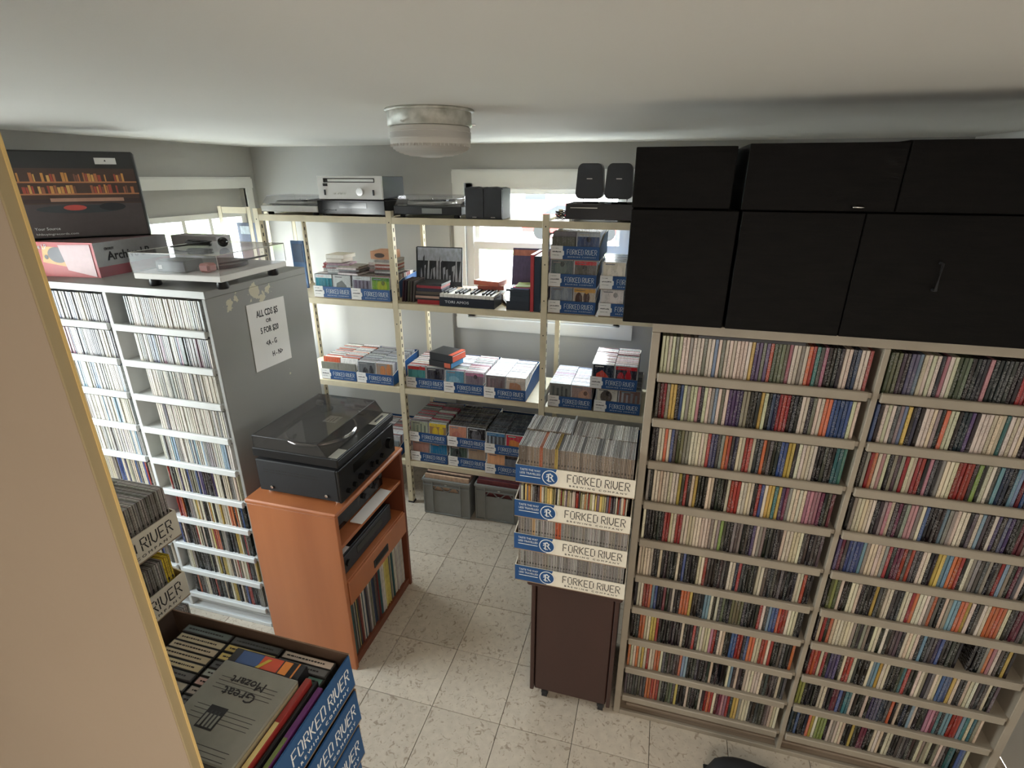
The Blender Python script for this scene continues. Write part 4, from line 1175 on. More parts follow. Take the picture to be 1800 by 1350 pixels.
part('dial_window', MB().box(-1.93, -1.60, 2.8665, 2.868, tz + .095, tz + .118), 'dark_slot', t, 'dark slim tuning window')
part('dial_scale', MB().box(-1.90, -1.605, 2.8655, 2.8665, tz + .100, tz + .113), 'silver', t)
part('meter', MB().box(-1.935, -1.905, 2.866, 2.868, tz + .075, tz + .090), 'dark_slot', t)
part('tuning_knob', MB().cyl((-1.69, 2.848, tz + .045), .021, .020, 'y', 28), 'chrome', t)
for x in (-1.925, -1.61): part('switch', MB().bbox(x - .004, x + .004, 2.860, 2.868, tz + .026, tz + .056, .001), 'charcoal', t)
for k in range(4): part('push_button', MB().bbox(-1.87 + k * .022, -1.858 + k * .022, 2.862, 2.868, tz + .03, tz + .038, .001), 'silver', t)
for x in (-1.94, -1.58):
    for y in (2.90, 3.12): part('foot', MB().cyl((x, y, tz), .012, .006, 'z', 14), 'black', t)
t = turntable((-1.285, 2.862, Z3), .41, .34, 'black', 'clear_lid', .052, 'black turntable under a clear cover on the middle top shelf', .048)
local(t, 'price_card', MB().box(-.03, .09, -.0012, 0, .024, .052), 'grey_plastic')
# pair of black speakers seen as one wavy-topped block
for k, x in enumerate((-1.005, -.898)):
    t = thing('speaker', ['small black speaker against the turntable, top shelf', 'small black speaker before the window frame, top shelf'][k], 'speaker', (x, 2.865, Z3), 'small black speakers side by side on the top shelf')
    w = .105
    prof = [(x - w / 2, Z3), (x + w / 2, Z3), (x + w / 2, Z3 + .158), (x + w / 4, Z3 + .164), (x, Z3 + .162), (x - w / 4, Z3 + .166), (x - w / 2, Z3 + .162)]
    part('cabinet', MB().prism(prof, 2.876, 3.03, 'y'), 'black_matt', t)
    part('grille', MB().prism([(px + (x - px) * .03, pz + (.004 if pz < Z3 + .01 else -.004)) for px, pz in prof], 2.865, 2.8755, 'y'), 'charcoal', t)
    part('badge', MB().box(x - .012, x + .012, 2.8635, 2.865, Z3 + .008, Z3 + .012), 'silver', t)
# receiver with two rounded speakers at the right
t = thing('receiver', 'black component under the two rounded speakers, top shelf', 'receiver', (-.32, 2.865, Z3))
part('case', MB().bbox(-.500, -.090, 2.874, 3.15, Z3 + .010, Z3 + .088, .003), 'black_matt', t)
part('front_panel', MB().bbox(-.500, -.090, 2.865, 2.874, Z3 + .010, Z3 + .088, .002), 'black', t)
part('disc_slot', MB().box(-.475, -.335, 2.8635, 2.865, Z3 + .066, Z3 + .070), 'silver', t)
for x in (-.47, -.12):
    for y in (2.89, 3.12): part('foot', MB().cyl((x, y, Z3), .013, .010, 'z', 16), 'silver', t)
part('volume_knob', MB().cyl((-.13, 2.849, Z3 + .045), .016, .018, 'y', 20), 'charcoal', t)
for k, (x, rz) in enumerate(((-.388, .05), (-.238, -.03))):
    zb = Z3 + .0885
    t = thing('satellite_speaker', ['rounded black speaker with a pale badge, nearer the window middle', 'rounded black speaker with a pale badge, against the black cabinet'][k], 'speaker', (x, 2.94, zb), 'rounded black speakers on the black component')
    def rr_poly(w, h, z0, r=.03, taper=.006):
        pts = []
        for (cx, cz, a0) in ((x + w / 2 - r, z0 + r, -PI / 2), (x + w / 2 - r, z0 + h - r, 0), (x - w / 2 + r, z0 + h - r, PI / 2), (x - w / 2 + r, z0 + r, PI)):
            for q in range(6):
                a = a0 + PI / 2 * q / 5; px = cx + r * math.cos(a); pz = cz + r * math.sin(a)
                pts.append((x + (px - x) * (1 - taper / w * 2 * (pz - z0) / h * 2), pz))
        return pts
    part('cabinet', MB().prism(rr_poly(.148, .172, zb + .022), 2.915, 3.00, 'y'), 'black', t)
    part('grille', MB().prism(rr_poly(.144, .168, zb + .024), 2.903, 2.9145, 'y'), 'charcoal', t)
    part('badge', MB().box(x - .014, x + .014, 2.9015, 2.903, zb + .118, zb + .122), 'silver', t)
    part('wire_stand', MB().tube([(x - .03, 2.93, zb + .024), (x - .03, 2.93, zb + .002), (x + .045, 2.93, zb + .002), (x + .045, 2.93, zb + .024)], .003, 6).tube([(x - .03, 2.93, zb + .002), (x - .03, 2.99, zb + .002), (x + .045, 2.99, zb + .002), (x + .045, 2.93, zb + .002)], .003, 6), 'black', t)
# tangled cable beside it
pts = []
for i in range(60):
    a = i * .55; r = .022 + .010 * math.sin(i * 1.7); pts.append((-.538 + r * math.cos(a), 2.93 + 1.1 * r * math.sin(a), Z3 + .006 + .0007 * i + .004 * math.sin(i * 2.1)))
solo('cable', MB().tube(pts, .0025, 6), 'charcoal', 'tangled grey cable heaped at the open end of the top shelf', 'cable')

# ------------------------------------------------------------------ black cabinets above the large cabinet
ZB = 1.7215


def black_cab(x0, x1, z0, z1, yf, yb, label, handle=None, nm='wall_cabinet'):
    t = thing(nm, label, 'cabinet', ((x0 + x1) / 2, yf, z0), 'black wood cabinets on top of the large grey cabinet')
    part('body', MB().bbox(x0 + .001, x1 - .001, yf + .019, yb, z0, z1, .002), 'black_wood', t)
    d_ = part('door', MB().bbox(x0, x1, yf, yf + .018, z0 + .001, z1 - .001, .002), 'black_wood', t)
    if handle:
        hx, hz, ori = handle
        mb = MB()
        if ori == 'h': mb.tube([(hx - .012, yf, hz), (hx - .012, yf - .012, hz), (hx + .012, yf - .012, hz), (hx + .012, yf, hz)], .0022, 8)
        else: mb.tube([(hx, yf, hz - .035), (hx, yf - .018, hz - .035), (hx, yf - .018, hz + .035), (hx, yf, hz + .035)], .004, 8)
        part('handle', mb, 'chrome' if ori == 'h' else 'charcoal', d_)


black_cab(-.092, .198, ZB, 2.055, 1.625, 1.97, 'lower black wood cabinet overhanging the shelf trays')
black_cab(.206, .505, ZB, 2.055, 1.625, 1.97, 'lower black wood cabinet beside the overhanging one', None)
black_cab(.507, 1.32, ZB, 2.055, 1.625, 1.97, 'widest lower black wood cabinet with a vertical handle', (.70, 1.90, 'v'))
black_cab(-.092, .172, 2.057, 2.218, 1.625, 1.97, 'upper black wood cabinet, the narrow one next to the speakers')
black_cab(.198, .56, 2.057, 2.222, 1.605, 1.95, 'upper black wood cabinet past the gap, with a small handle', (.475, 2.069, 'h'))
black_cab(.562, 1.32, 2.057, 2.226, 1.605, 1.95, 'widest upper black wood cabinet, near the dark end of the ceiling')

# ------------------------------------------------------------------ on top of the pale cabinet
ZT = 1.7205
t = thing('turntable_box', 'red and grey cardboard turntable box with a product picture', 'box', (-2.55, 1.79, ZT))
part('carton', MB().box(-2.76, -2.385, 1.79, 2.20, ZT, ZT + .148, [(90, 40, 44), (120, 96, 96), (168, 46, 48), (138, 136, 138), (90, 40, 44), (90, 40, 44)]), 'printed', t)
part('side_band', MB().box(-2.385, -2.384, 1.79, 2.20, ZT + .001, ZT + .045, (120, 38, 48)), 'printed', t)
lo = part('top_flap', MB().box(-2.76, -2.385, 1.79, 1.795, ZT + .148, ZT + .1495, (190, 60, 60)), 'printed', t)
mb = MB()
yq = 1.789
mb.hexa([(-2.66, yq - .0004, ZT + .062), (-2.47, yq - .0004, ZT + .035), (-2.47, yq, ZT + .035), (-2.66, yq, ZT + .062), (-2.645, yq - .0004, ZT + .132), (-2.50, yq - .0004, ZT + .125), (-2.50, yq, ZT + .125), (-2.645, yq, ZT + .132)], (206, 152, 84))
mb.add([(-2.575 + .05 * math.cos(a), yq - .0008, ZT + .095 + .034 * math.sin(a)) for a in [2 * PI * i / 24 for i in range(24)]], [tuple(range(24))], (80, 76, 84))
mb.hexa([(-2.54, yq - .0012, ZT + .03), (-2.40, yq - .0012, ZT + .004), (-2.40, yq - .001, ZT + .004), (-2.54, yq - .001, ZT + .03), (-2.56, yq - .0012, ZT + .138), (-2.40, yq - .0012, ZT + .142), (-2.40, yq - .001, ZT + .142), (-2.56, yq - .001, ZT + .138)], (206, 176, 178))
mb.cyl((-2.635, yq - .001, ZT + .085), .010, .0006, 'y', 16, (40, 36, 36))
for i in range(6): mb.box(-2.735, -2.69 + (i % 3) * .008, yq - .0004, yq, ZT + .03 + i * .013, ZT + .032 + i * .013, (214, 170, 170))
part('product_picture', mb, 'printed', t)
inst('lettering', text_mesh('Archive LP', .030, 'white_ink', .12), t, (-.13, -.0012, .128))
inst('lettering', text_mesh('Archive LP', .052, 'ink', .235), t, (.166, .175, .085), (0, 0, PI / 2))
inst('lettering', text_mesh('CROSLEY', .016, 'ink', .05), t, (.166, .075, .118), (0, 0, PI / 2))
# tall printed box on it
t.location = (-2.365, 1.765, ZT); t.rotation_euler = (0, 0, math.radians(6))
for ch in t.children:
    ch.location.x += -2.55 + 2.385; ch.location.y += 0
bz = ZT + .1505
t = thing('printed_box', 'dark glossy box picturing a record shop counter, above the red box', 'box', (-2.64, 2.06, bz))
mb = MB().bbox(-2.925, -2.375, 2.06, 2.195, bz, bz + .372, .006, (38, 40, 40)); part('carton', mb, 'printed', t)
mb = MB(); y = 2.0594; rr = random.Random(11)
mb.box(-2.915, -2.385, y, 2.06, bz + .15, bz + .30, (70, 50, 42)); mb.box(-2.915, -2.385, y, 2.06, bz + .008, bz + .15, (74, 66, 66))
for sh_i, zz in enumerate((.245, .195)):
    mb.box(-2.915, -2.385, y - .0006, y, bz + zz - .006, bz + zz, (176, 116, 76))
    x = -2.91
    while x < -2.40:
        w = rr.uniform(.005, .012); h = rr.uniform(.026, .038)
        if rr.random() < .82: mb.box(x, x + w, y - .0006, y, bz + zz, bz + zz + h, rr.choice([(196, 138, 72), (176, 108, 66), (150, 92, 64), (206, 160, 90), (120, 78, 60), (160, 70, 54)]))
        x += w + .002
        if rr.random() < .08: x += .02
mb.box(-2.915, -2.385, y - .0008, y, bz + .155, bz + .172, (60, 44, 42)); mb.box(-2.72, -2.45, y - .001, y, bz + .160, bz + .175, (170, 130, 110)); mb.box(-2.91, -2.83, y - .001, y, bz + .160, bz + .172, (200, 160, 140))
mb.add([(-2.62 + .16 * math.cos(a), y - .0012, bz + .128 + .018 * math.sin(a)) for a in [2 * PI * i / 30 for i in range(30)]], [tuple(range(30))], (52, 58, 62))
mb.add([(-2.64 + .042 * math.cos(a), y - .0016, bz + .134 + .012 * math.sin(a)) for a in [2 * PI * i / 24 for i in range(24)]], [tuple(range(24))], (186, 74, 66))
mb.add([(-2.50 + .05 * math.cos(a), y - .0014, bz + .136 + .017 * math.sin(a)) for a in [2 * PI * i / 20 for i in range(20)]], [tuple(range(20))], (34, 38, 44))
part('picture', mb, 'printed', t)
part('sticker', MB().box(-2.525, -2.445, y - .0016, y - .0008, bz + .318, bz + .345), 'paper', t)
part('logo', MB().prism([(-2.49, bz + .330), (-2.482, bz + .330), (-2.486, bz + .338)], y - .0022, y - .0016, 'y'), 'ink', t)
inst('lettering', text_mesh('Your Source', .017, 'white_ink', .09, align='LEFT'), t, (-.165, -.0022, .045))
inst('lettering', text_mesh('hhbuyingrecords.com', .013, 'white_ink', .15, align='LEFT'), t, (-.165, -.0022, .022))
for ch in t.children: ch.location.x += -2.64 + 2.375
t.location = (-2.41, 2.10, bz); t.rotation_euler = (0, 0, math.radians(47))
# flat grey lid / box behind the acrylic turntable
solo('cardboard_box', MB().bbox(-2.375, -2.10, 2.17, 2.27, ZT, ZT + .145, .003, (146, 140, 142)), 'printed', 'plain grey box standing behind the clear-covered turntable', 'box', None, (-2.24, 2.17, ZT))
# clear covered turntable
t = thing('turntable', 'white turntable under a box-shaped clear cover on the pale cabinet', 'turntable', (-1.83, 1.66, ZT))
t.rotation_euler = (0, 0, math.radians(3))
local(t, 'base', MB().bbox(-.205, .20, 0, .42, .034, .058, .003), 'paper')
for x in (-.16, .16):
    for y in (.05, .37): local(t, 'foot', MB().lathe([(.02, 0), (.024, .006), (.02, .034)], 18, x, y), 'black')
q = .0025; mb = MB()
mb.box(-.205, .20, 0, .42, .135, .135 + q)
for (a, b, c, d) in ((-.205, .20, 0, q), (-.205, .20, .42 - q, .42), (-.205, -.205 + q, q, .42 - q), (.20 - q, .20, q, .42 - q)): mb.box(a, b, c, d, .059, .135)
local(t, 'dust_cover', mb, 'clear_lid')
mb = MB()
cs = [(-.205, 0), (.20, 0), (.20, .42), (-.205, .42)]
for i in range(4):
    p, r = cs[i], cs[(i + 1) % 4]; mb.tube([(p[0], p[1], .137), (r[0], r[1], .137)], .0016, 4); mb.tube([(p[0], p[1], .06), (p[0], p[1], .137)], .0016, 4)
local(t, 'cover_edge', mb, 'silver')
local(t, 'platter', MB().lathe([(.14, .060), (.14, .074)], 44, -.02, .22), 'black')
local(t, 'motor_block', MB().bbox(-.12, .02, .03, .13, .060, .105, .004), 'charcoal')
local(t, 'price_tag', MB().box(-.105, -.088, .0285, .03, .072, .088), 'paper')
local(t, 'tonearm', MB().tube([(.15, .36, .09), (.148, .2, .09), (.12, .10, .088)], .004, 8), 'charcoal')
local(t, 'small_parts_bag', MB().bbox(.06, .11, .05, .10, .0605, .095, .008, (170, 90, 80)), 'printed')
zt_ = ZT + .1395
pts = []
for i in range(50):
    a = i * .5; pts.append((-1.90 + .055 * math.cos(a) + .01 * math.sin(i), 1.86 + .028 * math.sin(a) + .006 * math.cos(i * 1.3), zt_ + .006 + .0004 * i))
solo('power_cable', MB().tube(pts, .0032, 6).tube([(-1.98, 1.80, zt_ + .004), (-1.94, 1.80, zt_ + .008), (-1.88, 1.84, zt_ + .016)], .0035, 6), 'black', 'coiled black power cable lying on the clear turntable cover', 'cable')
solo('plug', MB().lathe([(.012, 0), (.020, .01), (.020, .02), (.010, .032)], 18).lathe([(.006, .032), (.005, .06)], 10), 'black_gloss', 'rounded black plug beside the coiled cable on the clear cover', 'plug').matrix_world = Matrix.Translation((-1.80, 1.90, zt_ + .0205)) @ Matrix.Rotation(PI / 2, 4, 'X') @ Matrix.Rotation(.6, 4, 'Y')
# price sign on the side of the pale cabinet
t = thing('price_sign', 'white paper sign ALL CDS $5 taped on the grey cabinet side', 'sign', (-1.699, 1.965, 1.465))
sg = local(t, 'sheet', MB().box(-.122, .122, -.0012, 0, -.152, .152), 'paper')
for (s, sz, zz, wd) in (('ALL CDS $5', .042, .10, .14), ('OR', .024, .062, None), ('5 FOR $20', .038, .022, .118), ('<A - G', .034, -.04, .07), ('H - N>', .034, -.098, .07)):
    inst('lettering', text_mesh(s, sz, 'ink', wd, extrude=.0003), t, (0 if zz > -.08 else .03, -.0016, zz))
t.rotation_euler = (0, 0, PI / 2)
t.rotation_euler = (Matrix.Rotation(PI / 2, 4, 'Z') @ Matrix.Rotation(.03, 4, 'Y')).to_euler()

# ------------------------------------------------------------------ stereo cabinet
t = thing('stereo_cabinet', 'orange wood stereo cabinet with open shelves and a drawer', 'cabinet', (-1.39, 1.83, 0))
part('side_panel', MB().bbox(-1.60, -1.168, 1.535, 1.556, 0, .842, .003), 'orange_wood', t)
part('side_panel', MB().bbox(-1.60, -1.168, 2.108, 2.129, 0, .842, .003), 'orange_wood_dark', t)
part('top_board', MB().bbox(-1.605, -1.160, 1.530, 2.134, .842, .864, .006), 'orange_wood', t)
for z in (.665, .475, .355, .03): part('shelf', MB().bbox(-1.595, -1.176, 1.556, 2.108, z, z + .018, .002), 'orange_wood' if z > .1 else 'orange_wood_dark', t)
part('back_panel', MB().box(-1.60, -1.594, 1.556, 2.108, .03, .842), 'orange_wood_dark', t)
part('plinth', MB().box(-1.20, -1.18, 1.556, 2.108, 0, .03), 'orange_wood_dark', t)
dr = part('drawer', MB().bbox(-1.180, -1.164, 1.560, 2.104, .366, .490, .003), 'orange_wood', t)
part('handle', MB().bbox(-1.166, -1.160, 1.765, 1.905, .400, .444, .003), 'black', dr, 'black recessed cup handle')
part('handle_recess', MB().box(-1.1605, -1.1595, 1.775, 1.895, .412, .440), 'dark_slot', dr)
t = thing('cassette_deck', 'black component with glass front on the upper shelf of the stereo cabinet', 'stereo component', (-1.36, 1.82, .684))
part('case', MB().bbox(-1.56, -1.245, 1.60, 2.03, .694, .822, .003), 'black_matt', t)
part('front_panel', MB().bbox(-1.245, -1.235, 1.598, 2.032, .694, .822, .002), 'black_gloss', t)
part('window', MB().box(-1.2352, -1.2335, 1.62, 1.80, .72, .80), 'charcoal', t)
for k in range(4): part('knob', MB().cyl((-1.235, 1.86 + k * .045, .77 if k % 2 else .735), .014, .014, 'x', 18), 'charcoal', t)
for y in (1.63, 2.0):
    for x in (-1.54, -1.26): part('foot', MB().cyl((x, y, .6845), .011, .0095, 'z', 14), 'black', t)
solo('paper_sheet', MB().hexa([(-1.231, 1.72, .6845), (-1.172, 1.72, .6845), (-1.172, 2.0, .6845), (-1.231, 2.0, .6845), (-1.231, 1.72, .690), (-1.172, 1.72, .6853), (-1.172, 2.0, .6853), (-1.231, 2.0, .690)]), 'paper', 'long white folded paper lying before the upper component', 'paper', None, (-1.2, 1.72, .6845))
t = thing('disc_player', 'flat black component with disc tray in the lower shelf of the stereo cabinet', 'stereo component', (-1.36, 1.82, .494))
part('case', MB().bbox(-1.56, -1.212, 1.585, 2.02, .503, .590, .003), 'black', t)
part('front_panel', MB().bbox(-1.212, -1.200, 1.583, 2.022, .500, .590, .002), 'charcoal', t)
part('display', MB().box(-1.2002, -1.1985, 1.70, 1.93, .535, .570), 'black_gloss', t)
part('knob', MB().cyl((-1.200, 1.62, .548), .016, .012, 'x', 20), 'black', t)
for y in (1.61, 2.0):
    for x in (-1.54, -1.23): part('foot', MB().cyl((x, y, .4935), .011, .0095, 'z', 14), 'black', t)
solo('paper_note', MB().box(-1.30, -1.215, 1.60, 1.67, .5905, .5912), 'paper', 'white card on the near corner of the flat black component', 'card', None, (-1.25, 1.6, .5905))
solo('cable', MB().tube([(-1.27 + .03 * math.cos(i * .7), 1.90 + .04 * math.sin(i * .5), .594 + .0003 * i) for i in range(26)], .003, 6), 'paper', 'pale coiled cable on the flat black component', 'cable')
# records standing in the bottom
y = 1.572; rr = random.Random(3); i = 0
recs = []
while y < 2.085:
    w = rr.choice((.0035, .004, .005, .007, .011)); recs.append((y, w)); y += w + .0012
tints = [((206, 200, 186), 'cream'), ((60, 58, 60), 'black'), ((150, 140, 124), 'tan'), ((90, 84, 80), 'brown-grey'), ((190, 186, 180), 'pale grey'), ((40, 92, 96), 'teal'), ((110, 50, 46), 'rust'), ((212, 194, 110), 'pale yellow'), ((46, 60, 84), 'navy')]
for i, (y, w) in enumerate(recs):
    c, nm = rr.choice(tints)
    if .60 < (y - 1.57) / .51 < .72: c, nm = tints[7]
    elif (y - 1.57) / .51 > .8: c, nm = tints[rr.choice((0, 4, 0))]
    mb = MB().bbox(-.155, .155, 0, w, 0, .300, .0008, jit(c, 10))
    o = solo('record_sleeve', mb, 'sleeve', '%s record, %s from the near side in the stereo cabinet' % (nm, ordinal(i + 1)), 'record', 'records in the bottom of the stereo cabinet')
    o.location = (-1.345 + rr.uniform(-.004, .004), y, .0485)

# receiver and turntable on it
t = thing('receiver', 'big black receiver on the orange wood cabinet under the turntable', 'receiver', (-1.385, 1.83, .8645))
za = .8645
part('case', MB().bbox(-1.565, -1.178, 1.592, 2.062, za + .016, 1.030, .004), 'black_matt', t)
part('front_panel', MB().bbox(-1.178, -1.166, 1.590, 2.064, za + .014, 1.031, .003), 'black', t)
for x in (-1.53, -1.20):
    for yy in (1.63, 2.02): part('foot', MB().lathe([(.020, za), (.022, za + .004), (.020, za + .016)], 20, x, yy), 'silver', t)
part('volume_knob', MB().cyl((-1.166, 2.00, .955), .026, .020, 'x', 28), 'black_gloss', t)
for k, (yy, zz, r) in enumerate(((1.64, .915, .011), (1.69, .915, .011), (1.74, .925, .014), (1.79, .915, .011), (1.84, .93, .014), (1.885, .915, .011), (1.93, .925, .011))):
    part('knob', MB().cyl((-1.166, yy, zz), r, .016, 'x', 20), 'black_gloss', t)
part('display', MB().box(-1.1662, -1.1645, 1.70, 1.94, .965, 1.005), 'black_gloss', t)
vents = MB()
for k in range(2):
    for i in range(9): vents.box(-1.53 + i * .030, -1.508 + i * .030, 1.5912, 1.5922, .985 - k * .012, .989 - k * .012)
part('vent', vents, 'dark_slot', t, kind='stuff')
for x in (-1.50, -1.235): part('side_screw', MB().cyl((x, 1.5875, .905), .007, .0045, 'y', 16), 'chrome', t)
t = thing('turntable', 'black turntable with a smoked cover on the big receiver', 'turntable', (-1.165, 1.83, 1.0315))
t.rotation_euler = (0, 0, PI / 2)    # local -y (front) faces the aisle
W2, D2, f = .475, .405, .012
local(t, 'base', MB().bbox(-W2 / 2, W2 / 2, 0, D2, f, .052, .003), 'black')
local(t, 'base_lip', MB().bbox(-W2 / 2 + .003, W2 / 2 - .003, -.004, .0, f + .010, .046, .002), 'charcoal')
for x in (-.19, .19):
    for y in (.05, .35): local(t, 'foot', MB().lathe([(.018, 0), (.020, .004), (.017, f)], 18, x, y), 'black')
cx, cy, R = -.035, .205, .152
local(t, 'platter', MB().lathe([(R, .054), (R + .003, .058), (R + .003, .069), (R - .004, .073)], 64, cx, cy), 'chrome')
local(t, 'slipmat', MB().lathe([(R - .008, .073), (R - .008, .0755)], 56, cx, cy), 'black_matt')
local(t, 'spindle', MB().cyl((cx, cy, .0755), .003, .012, 'z', 10), 'chrome')
ax, ay = W2 / 2 - .05, D2 - .08
a_ = local(t, 'tonearm_base', MB().lathe([(.030, .052), (.030, .062), (.018, .068), (.014, .082)], 28, ax, ay), 'charcoal')
local(a_, 'tonearm', MB().tube([(ax, ay + .04, .084), (ax, ay - .10, .084), (ax - .025, ay - .18, .082), (ax - .045, ay - .21, .081)], .004, 8), 'chrome')
local(a_, 'counterweight', MB().cyl((ax, ay + .02, .084), .013, .028, 'y', 18), 'silver')
local(a_, 'headshell', MB().bbox(ax - .06, ax - .034, ay - .238, ay - .20, .074, .083, .002), 'black')
lb = local(t, 'price_label', MB().box(.02, .085, .17, .235, .0757, .0765), 'paper')
for q in range(3): inst('handwriting', MB().box(0, .05 - q * .012, 0, .004, .0766, .0769).mesh('handwriting', 'ink'), lb, (.027, .185 + q * .015, 0))
local(t, 'control_plate', MB().bbox(-W2 / 2 + .01, -W2 / 2 + .085, .005, .045, .0522, .0545, .001), 'silver')
local(t, 'control_plate', MB().bbox(W2 / 2 - .145, W2 / 2 - .02, .008, .045, .0522, .0545, .001), 'silver')
local(t, 'pitch_slider', MB().bbox(W2 / 2 - .12, W2 / 2 - .05, .020, .030, .0546, .058, .001), 'black')
z0, z1, q, e, bv = .0535, .108, .0025, .004, .075
x0, x1, y0, y1 = -W2 / 2 + e, W2 / 2 - e, .048, D2 - .01
mb = MB()
mb.box(x0, x1, y0 + bv * .5, y1, z1 - q, z1); mb.box(x0, x1, y1 - q, y1, z0, z1 - q)
mb.hexa([(x0, y0, z0), (x1, y0, z0), (x1, y0 + q, z0), (x0, y0 + q, z0), (x0, y0 + bv * .5, z1 - q), (x1, y0 + bv * .5, z1 - q), (x1, y0 + bv * .5 + q, z1 - q), (x0, y0 + bv * .5 + q, z1 - q)])
for (a, b) in ((x0, x0 + q), (x1 - q, x1)): mb.prism([(y0, z0), (y1, z0), (y1, z1 - q), (y0 + bv * .5, z1 - q)], a, b, 'x')
local(t, 'dust_cover', mb, 'smoked_lid')
mb = MB()
for (p, r) in (((x0, y0 + bv * .5, z1), (x1, y0 + bv * .5, z1)), ((x0, y0 + bv * .5, z1), (x0, y1, z1)), ((x1, y0 + bv * .5, z1), (x1, y1, z1)), ((x0, y1, z1), (x1, y1, z1)), ((x0, y0, z0), (x0, y0 + bv * .5, z1)), ((x1, y0, z0), (x1, y0 + bv * .5, z1)), ((x0, y1, z0), (x0, y1, z1))):
    mb.tube([p, r], .0013, 4)
local(t, 'cover_edge', mb, 'charcoal')

# ------------------------------------------------------------------ grey crates
for k, (x0, x1, yf) in enumerate(((-1.385, -1.045, 2.765), (-1.025, -.685, 2.790))):
    t = thing('plastic_crate', ['grey plastic crate of records by the shelving post', 'grey plastic crate of records beside the first, near the tray stack'][k], 'crate', ((x0 + x1) / 2, yf, 0), 'grey plastic crates under the shelving')
    H, D = .272, .34; yb = yf + D; w = .006
    part('base', MB().box(x0 + .012, x1 - .012, yf + .012, yb - .012, 0, .008), 'grey_plastic', t)
    mb = MB()   # front wall in pieces round the hand opening
    cx = (x0 + x1) / 2
    mb.box(x0 + .01, cx - .095, yf + .008, yf + .014, .004, H - .02); mb.box(cx + .095, x1 - .01, yf + .008, yf + .014, .004, H - .02)
    mb.box(cx - .095, cx + .095, yf + .008, yf + .014, .004, .185); mb.box(cx - .095, cx + .095, yf + .008, yf + .014, .222, H - .02)
    part('front_wall', mb, 'grey_plastic', t)
    mb = MB()
    for s in (-1, 1): mb.box(cx + s * .098 - .004, cx + s * .098 + .004, yf, yf + .008, .006, H - .02); mb.box(cx + s * .160 - .004, cx + s * .160 + .004, yf + .002, yf + .008, .006, H - .02)
    mb.box(x0 + .008, x1 - .008, yf + .001, yf + .008, H - .05, H - .042); mb.box(x0 + .008, x1 - .008, yf + .001, yf + .008, .004, .012)
    part('rib', mb, 'grey_plastic', t)
    mb = MB()
    zz = [(cx - .094, .186), (cx - .068, .222), (cx - .042, .218), (cx - .012, .186), (cx + .012, .186), (cx + .042, .218), (cx + .068, .222), (cx + .094, .186)]
    for i in range(7):
        mb.tube([(zz[i][0], yf + .011, zz[i][1]), (zz[i + 1][0], yf + .011, zz[i + 1][1])], .0045, 6)
    part('lattice', mb, 'grey_plastic', t)
    part('side_wall', MB().box(x0 + .008, x0 + .014, yf + .014, yb - .014, .004, H - .02), 'grey_plastic', t)
    part('side_wall', MB().box(x1 - .014, x1 - .008, yf + .014, yb - .014, .004, H - .02), 'grey_plastic', t)
    part('back_wall', MB().box(x0 + .008, x1 - .008, yb - .014, yb - .008, .004, H - .02), 'grey_plastic', t)
    part('rim', MB().bbox(x0, x1, yf, yf + .014, H - .02, H, .003).bbox(x0, x1, yb - .014, yb, H - .02, H, .003).bbox(x0, x0 + .014, yf + .014, yb - .014, H - .02, H, .003).bbox(x1 - .014, x1, yf + .014, yb - .014, H - .02, H, .003), 'grey_plastic', t)
    part('catch', MB().bbox(cx - .008, cx + .008, yf - .001, yf + .001, H - .036, H - .028, .001), 'silver', t)
    ys_ = yf + .022
    for i in range(15):
        w_ = random.choice((.004, .006, .010, .014)); c, nm = ([((214, 180, 150), 'peach'), ((96, 70, 76), 'plum'), ((190, 160, 140), 'beige'), ((60, 50, 50), 'dark brown')] if k == 0 else [((110, 48, 54), 'dark red'), ((80, 44, 48), 'maroon'), ((60, 50, 56), 'dark'), ((150, 90, 100), 'dusty pink')])[i % 4]
        if ys_ + w_ > yf + .30: break
        solo('record_sleeve', MB().box(x0 + .016, x1 - .016, ys_, ys_ + w_, .0085, .296 - (.01 if i % 3 else 0), jit(c, 10)), 'sleeve', '%s record, %s from the front of the %s crate' % (nm, ordinal(i + 1), ('first', 'second')[k]), 'record', 'records in the grey crates', (x0, ys_, .0085))
        ys_ += w_ + .001

# ------------------------------------------------------------------ foreground: cream board, near tray stack, cassettes
t = thing('board_panel', 'tall cream painted board standing close at the left edge, its side strip showing', 'board', (-.9, .315, 0))
part('board', MB().box(-1.40, -.4925, .3080, .3200, 0, ZC - .002), 'cream_board', t)
part('edge_strip', MB().box(-.4925, -.4900, .3085, .3195, 0, ZC - .002), 'cream_edge', t)
part('highlight_strip', MB().box(-.4910, -.4886, .3178, .3202, 0, ZC - .002), 'edge_highlight', t)  # thin bright strip painting the highlight along the board's bevelled edge

# stands under the near stacks
t = thing('plant_stand', 'plain dark table holding the near stack of blue trays', 'table', (-.68, .47, 0))
part('table_top', MB().bbox(-.90, -.47, .34, .615, .880, .904, .003), 'brown_wood', t)
for (x, y) in ((-.88, .36), (-.50, .36), (-.88, .59), (-.50, .59)): part('leg', MB().box(x - .015, x + .015, y - .015, y + .015, 0, .88), 'brown_wood', t)
t.name = 'small_table'
t = thing('side_table', 'plain dark table holding the white trays behind the blue stack', 'table', (-1.22, .62, 0))
part('table_top', MB().bbox(-1.40, -1.06, .37, .84, .955, .978, .003), 'brown_wood', t)
for (x, y) in ((-1.38, .39), (-1.09, .39), (-1.38, .82), (-1.09, .82)): part('leg', MB().box(x - .015, x + .015, y - .015, y + .015, 0, .955), 'brown_wood', t)


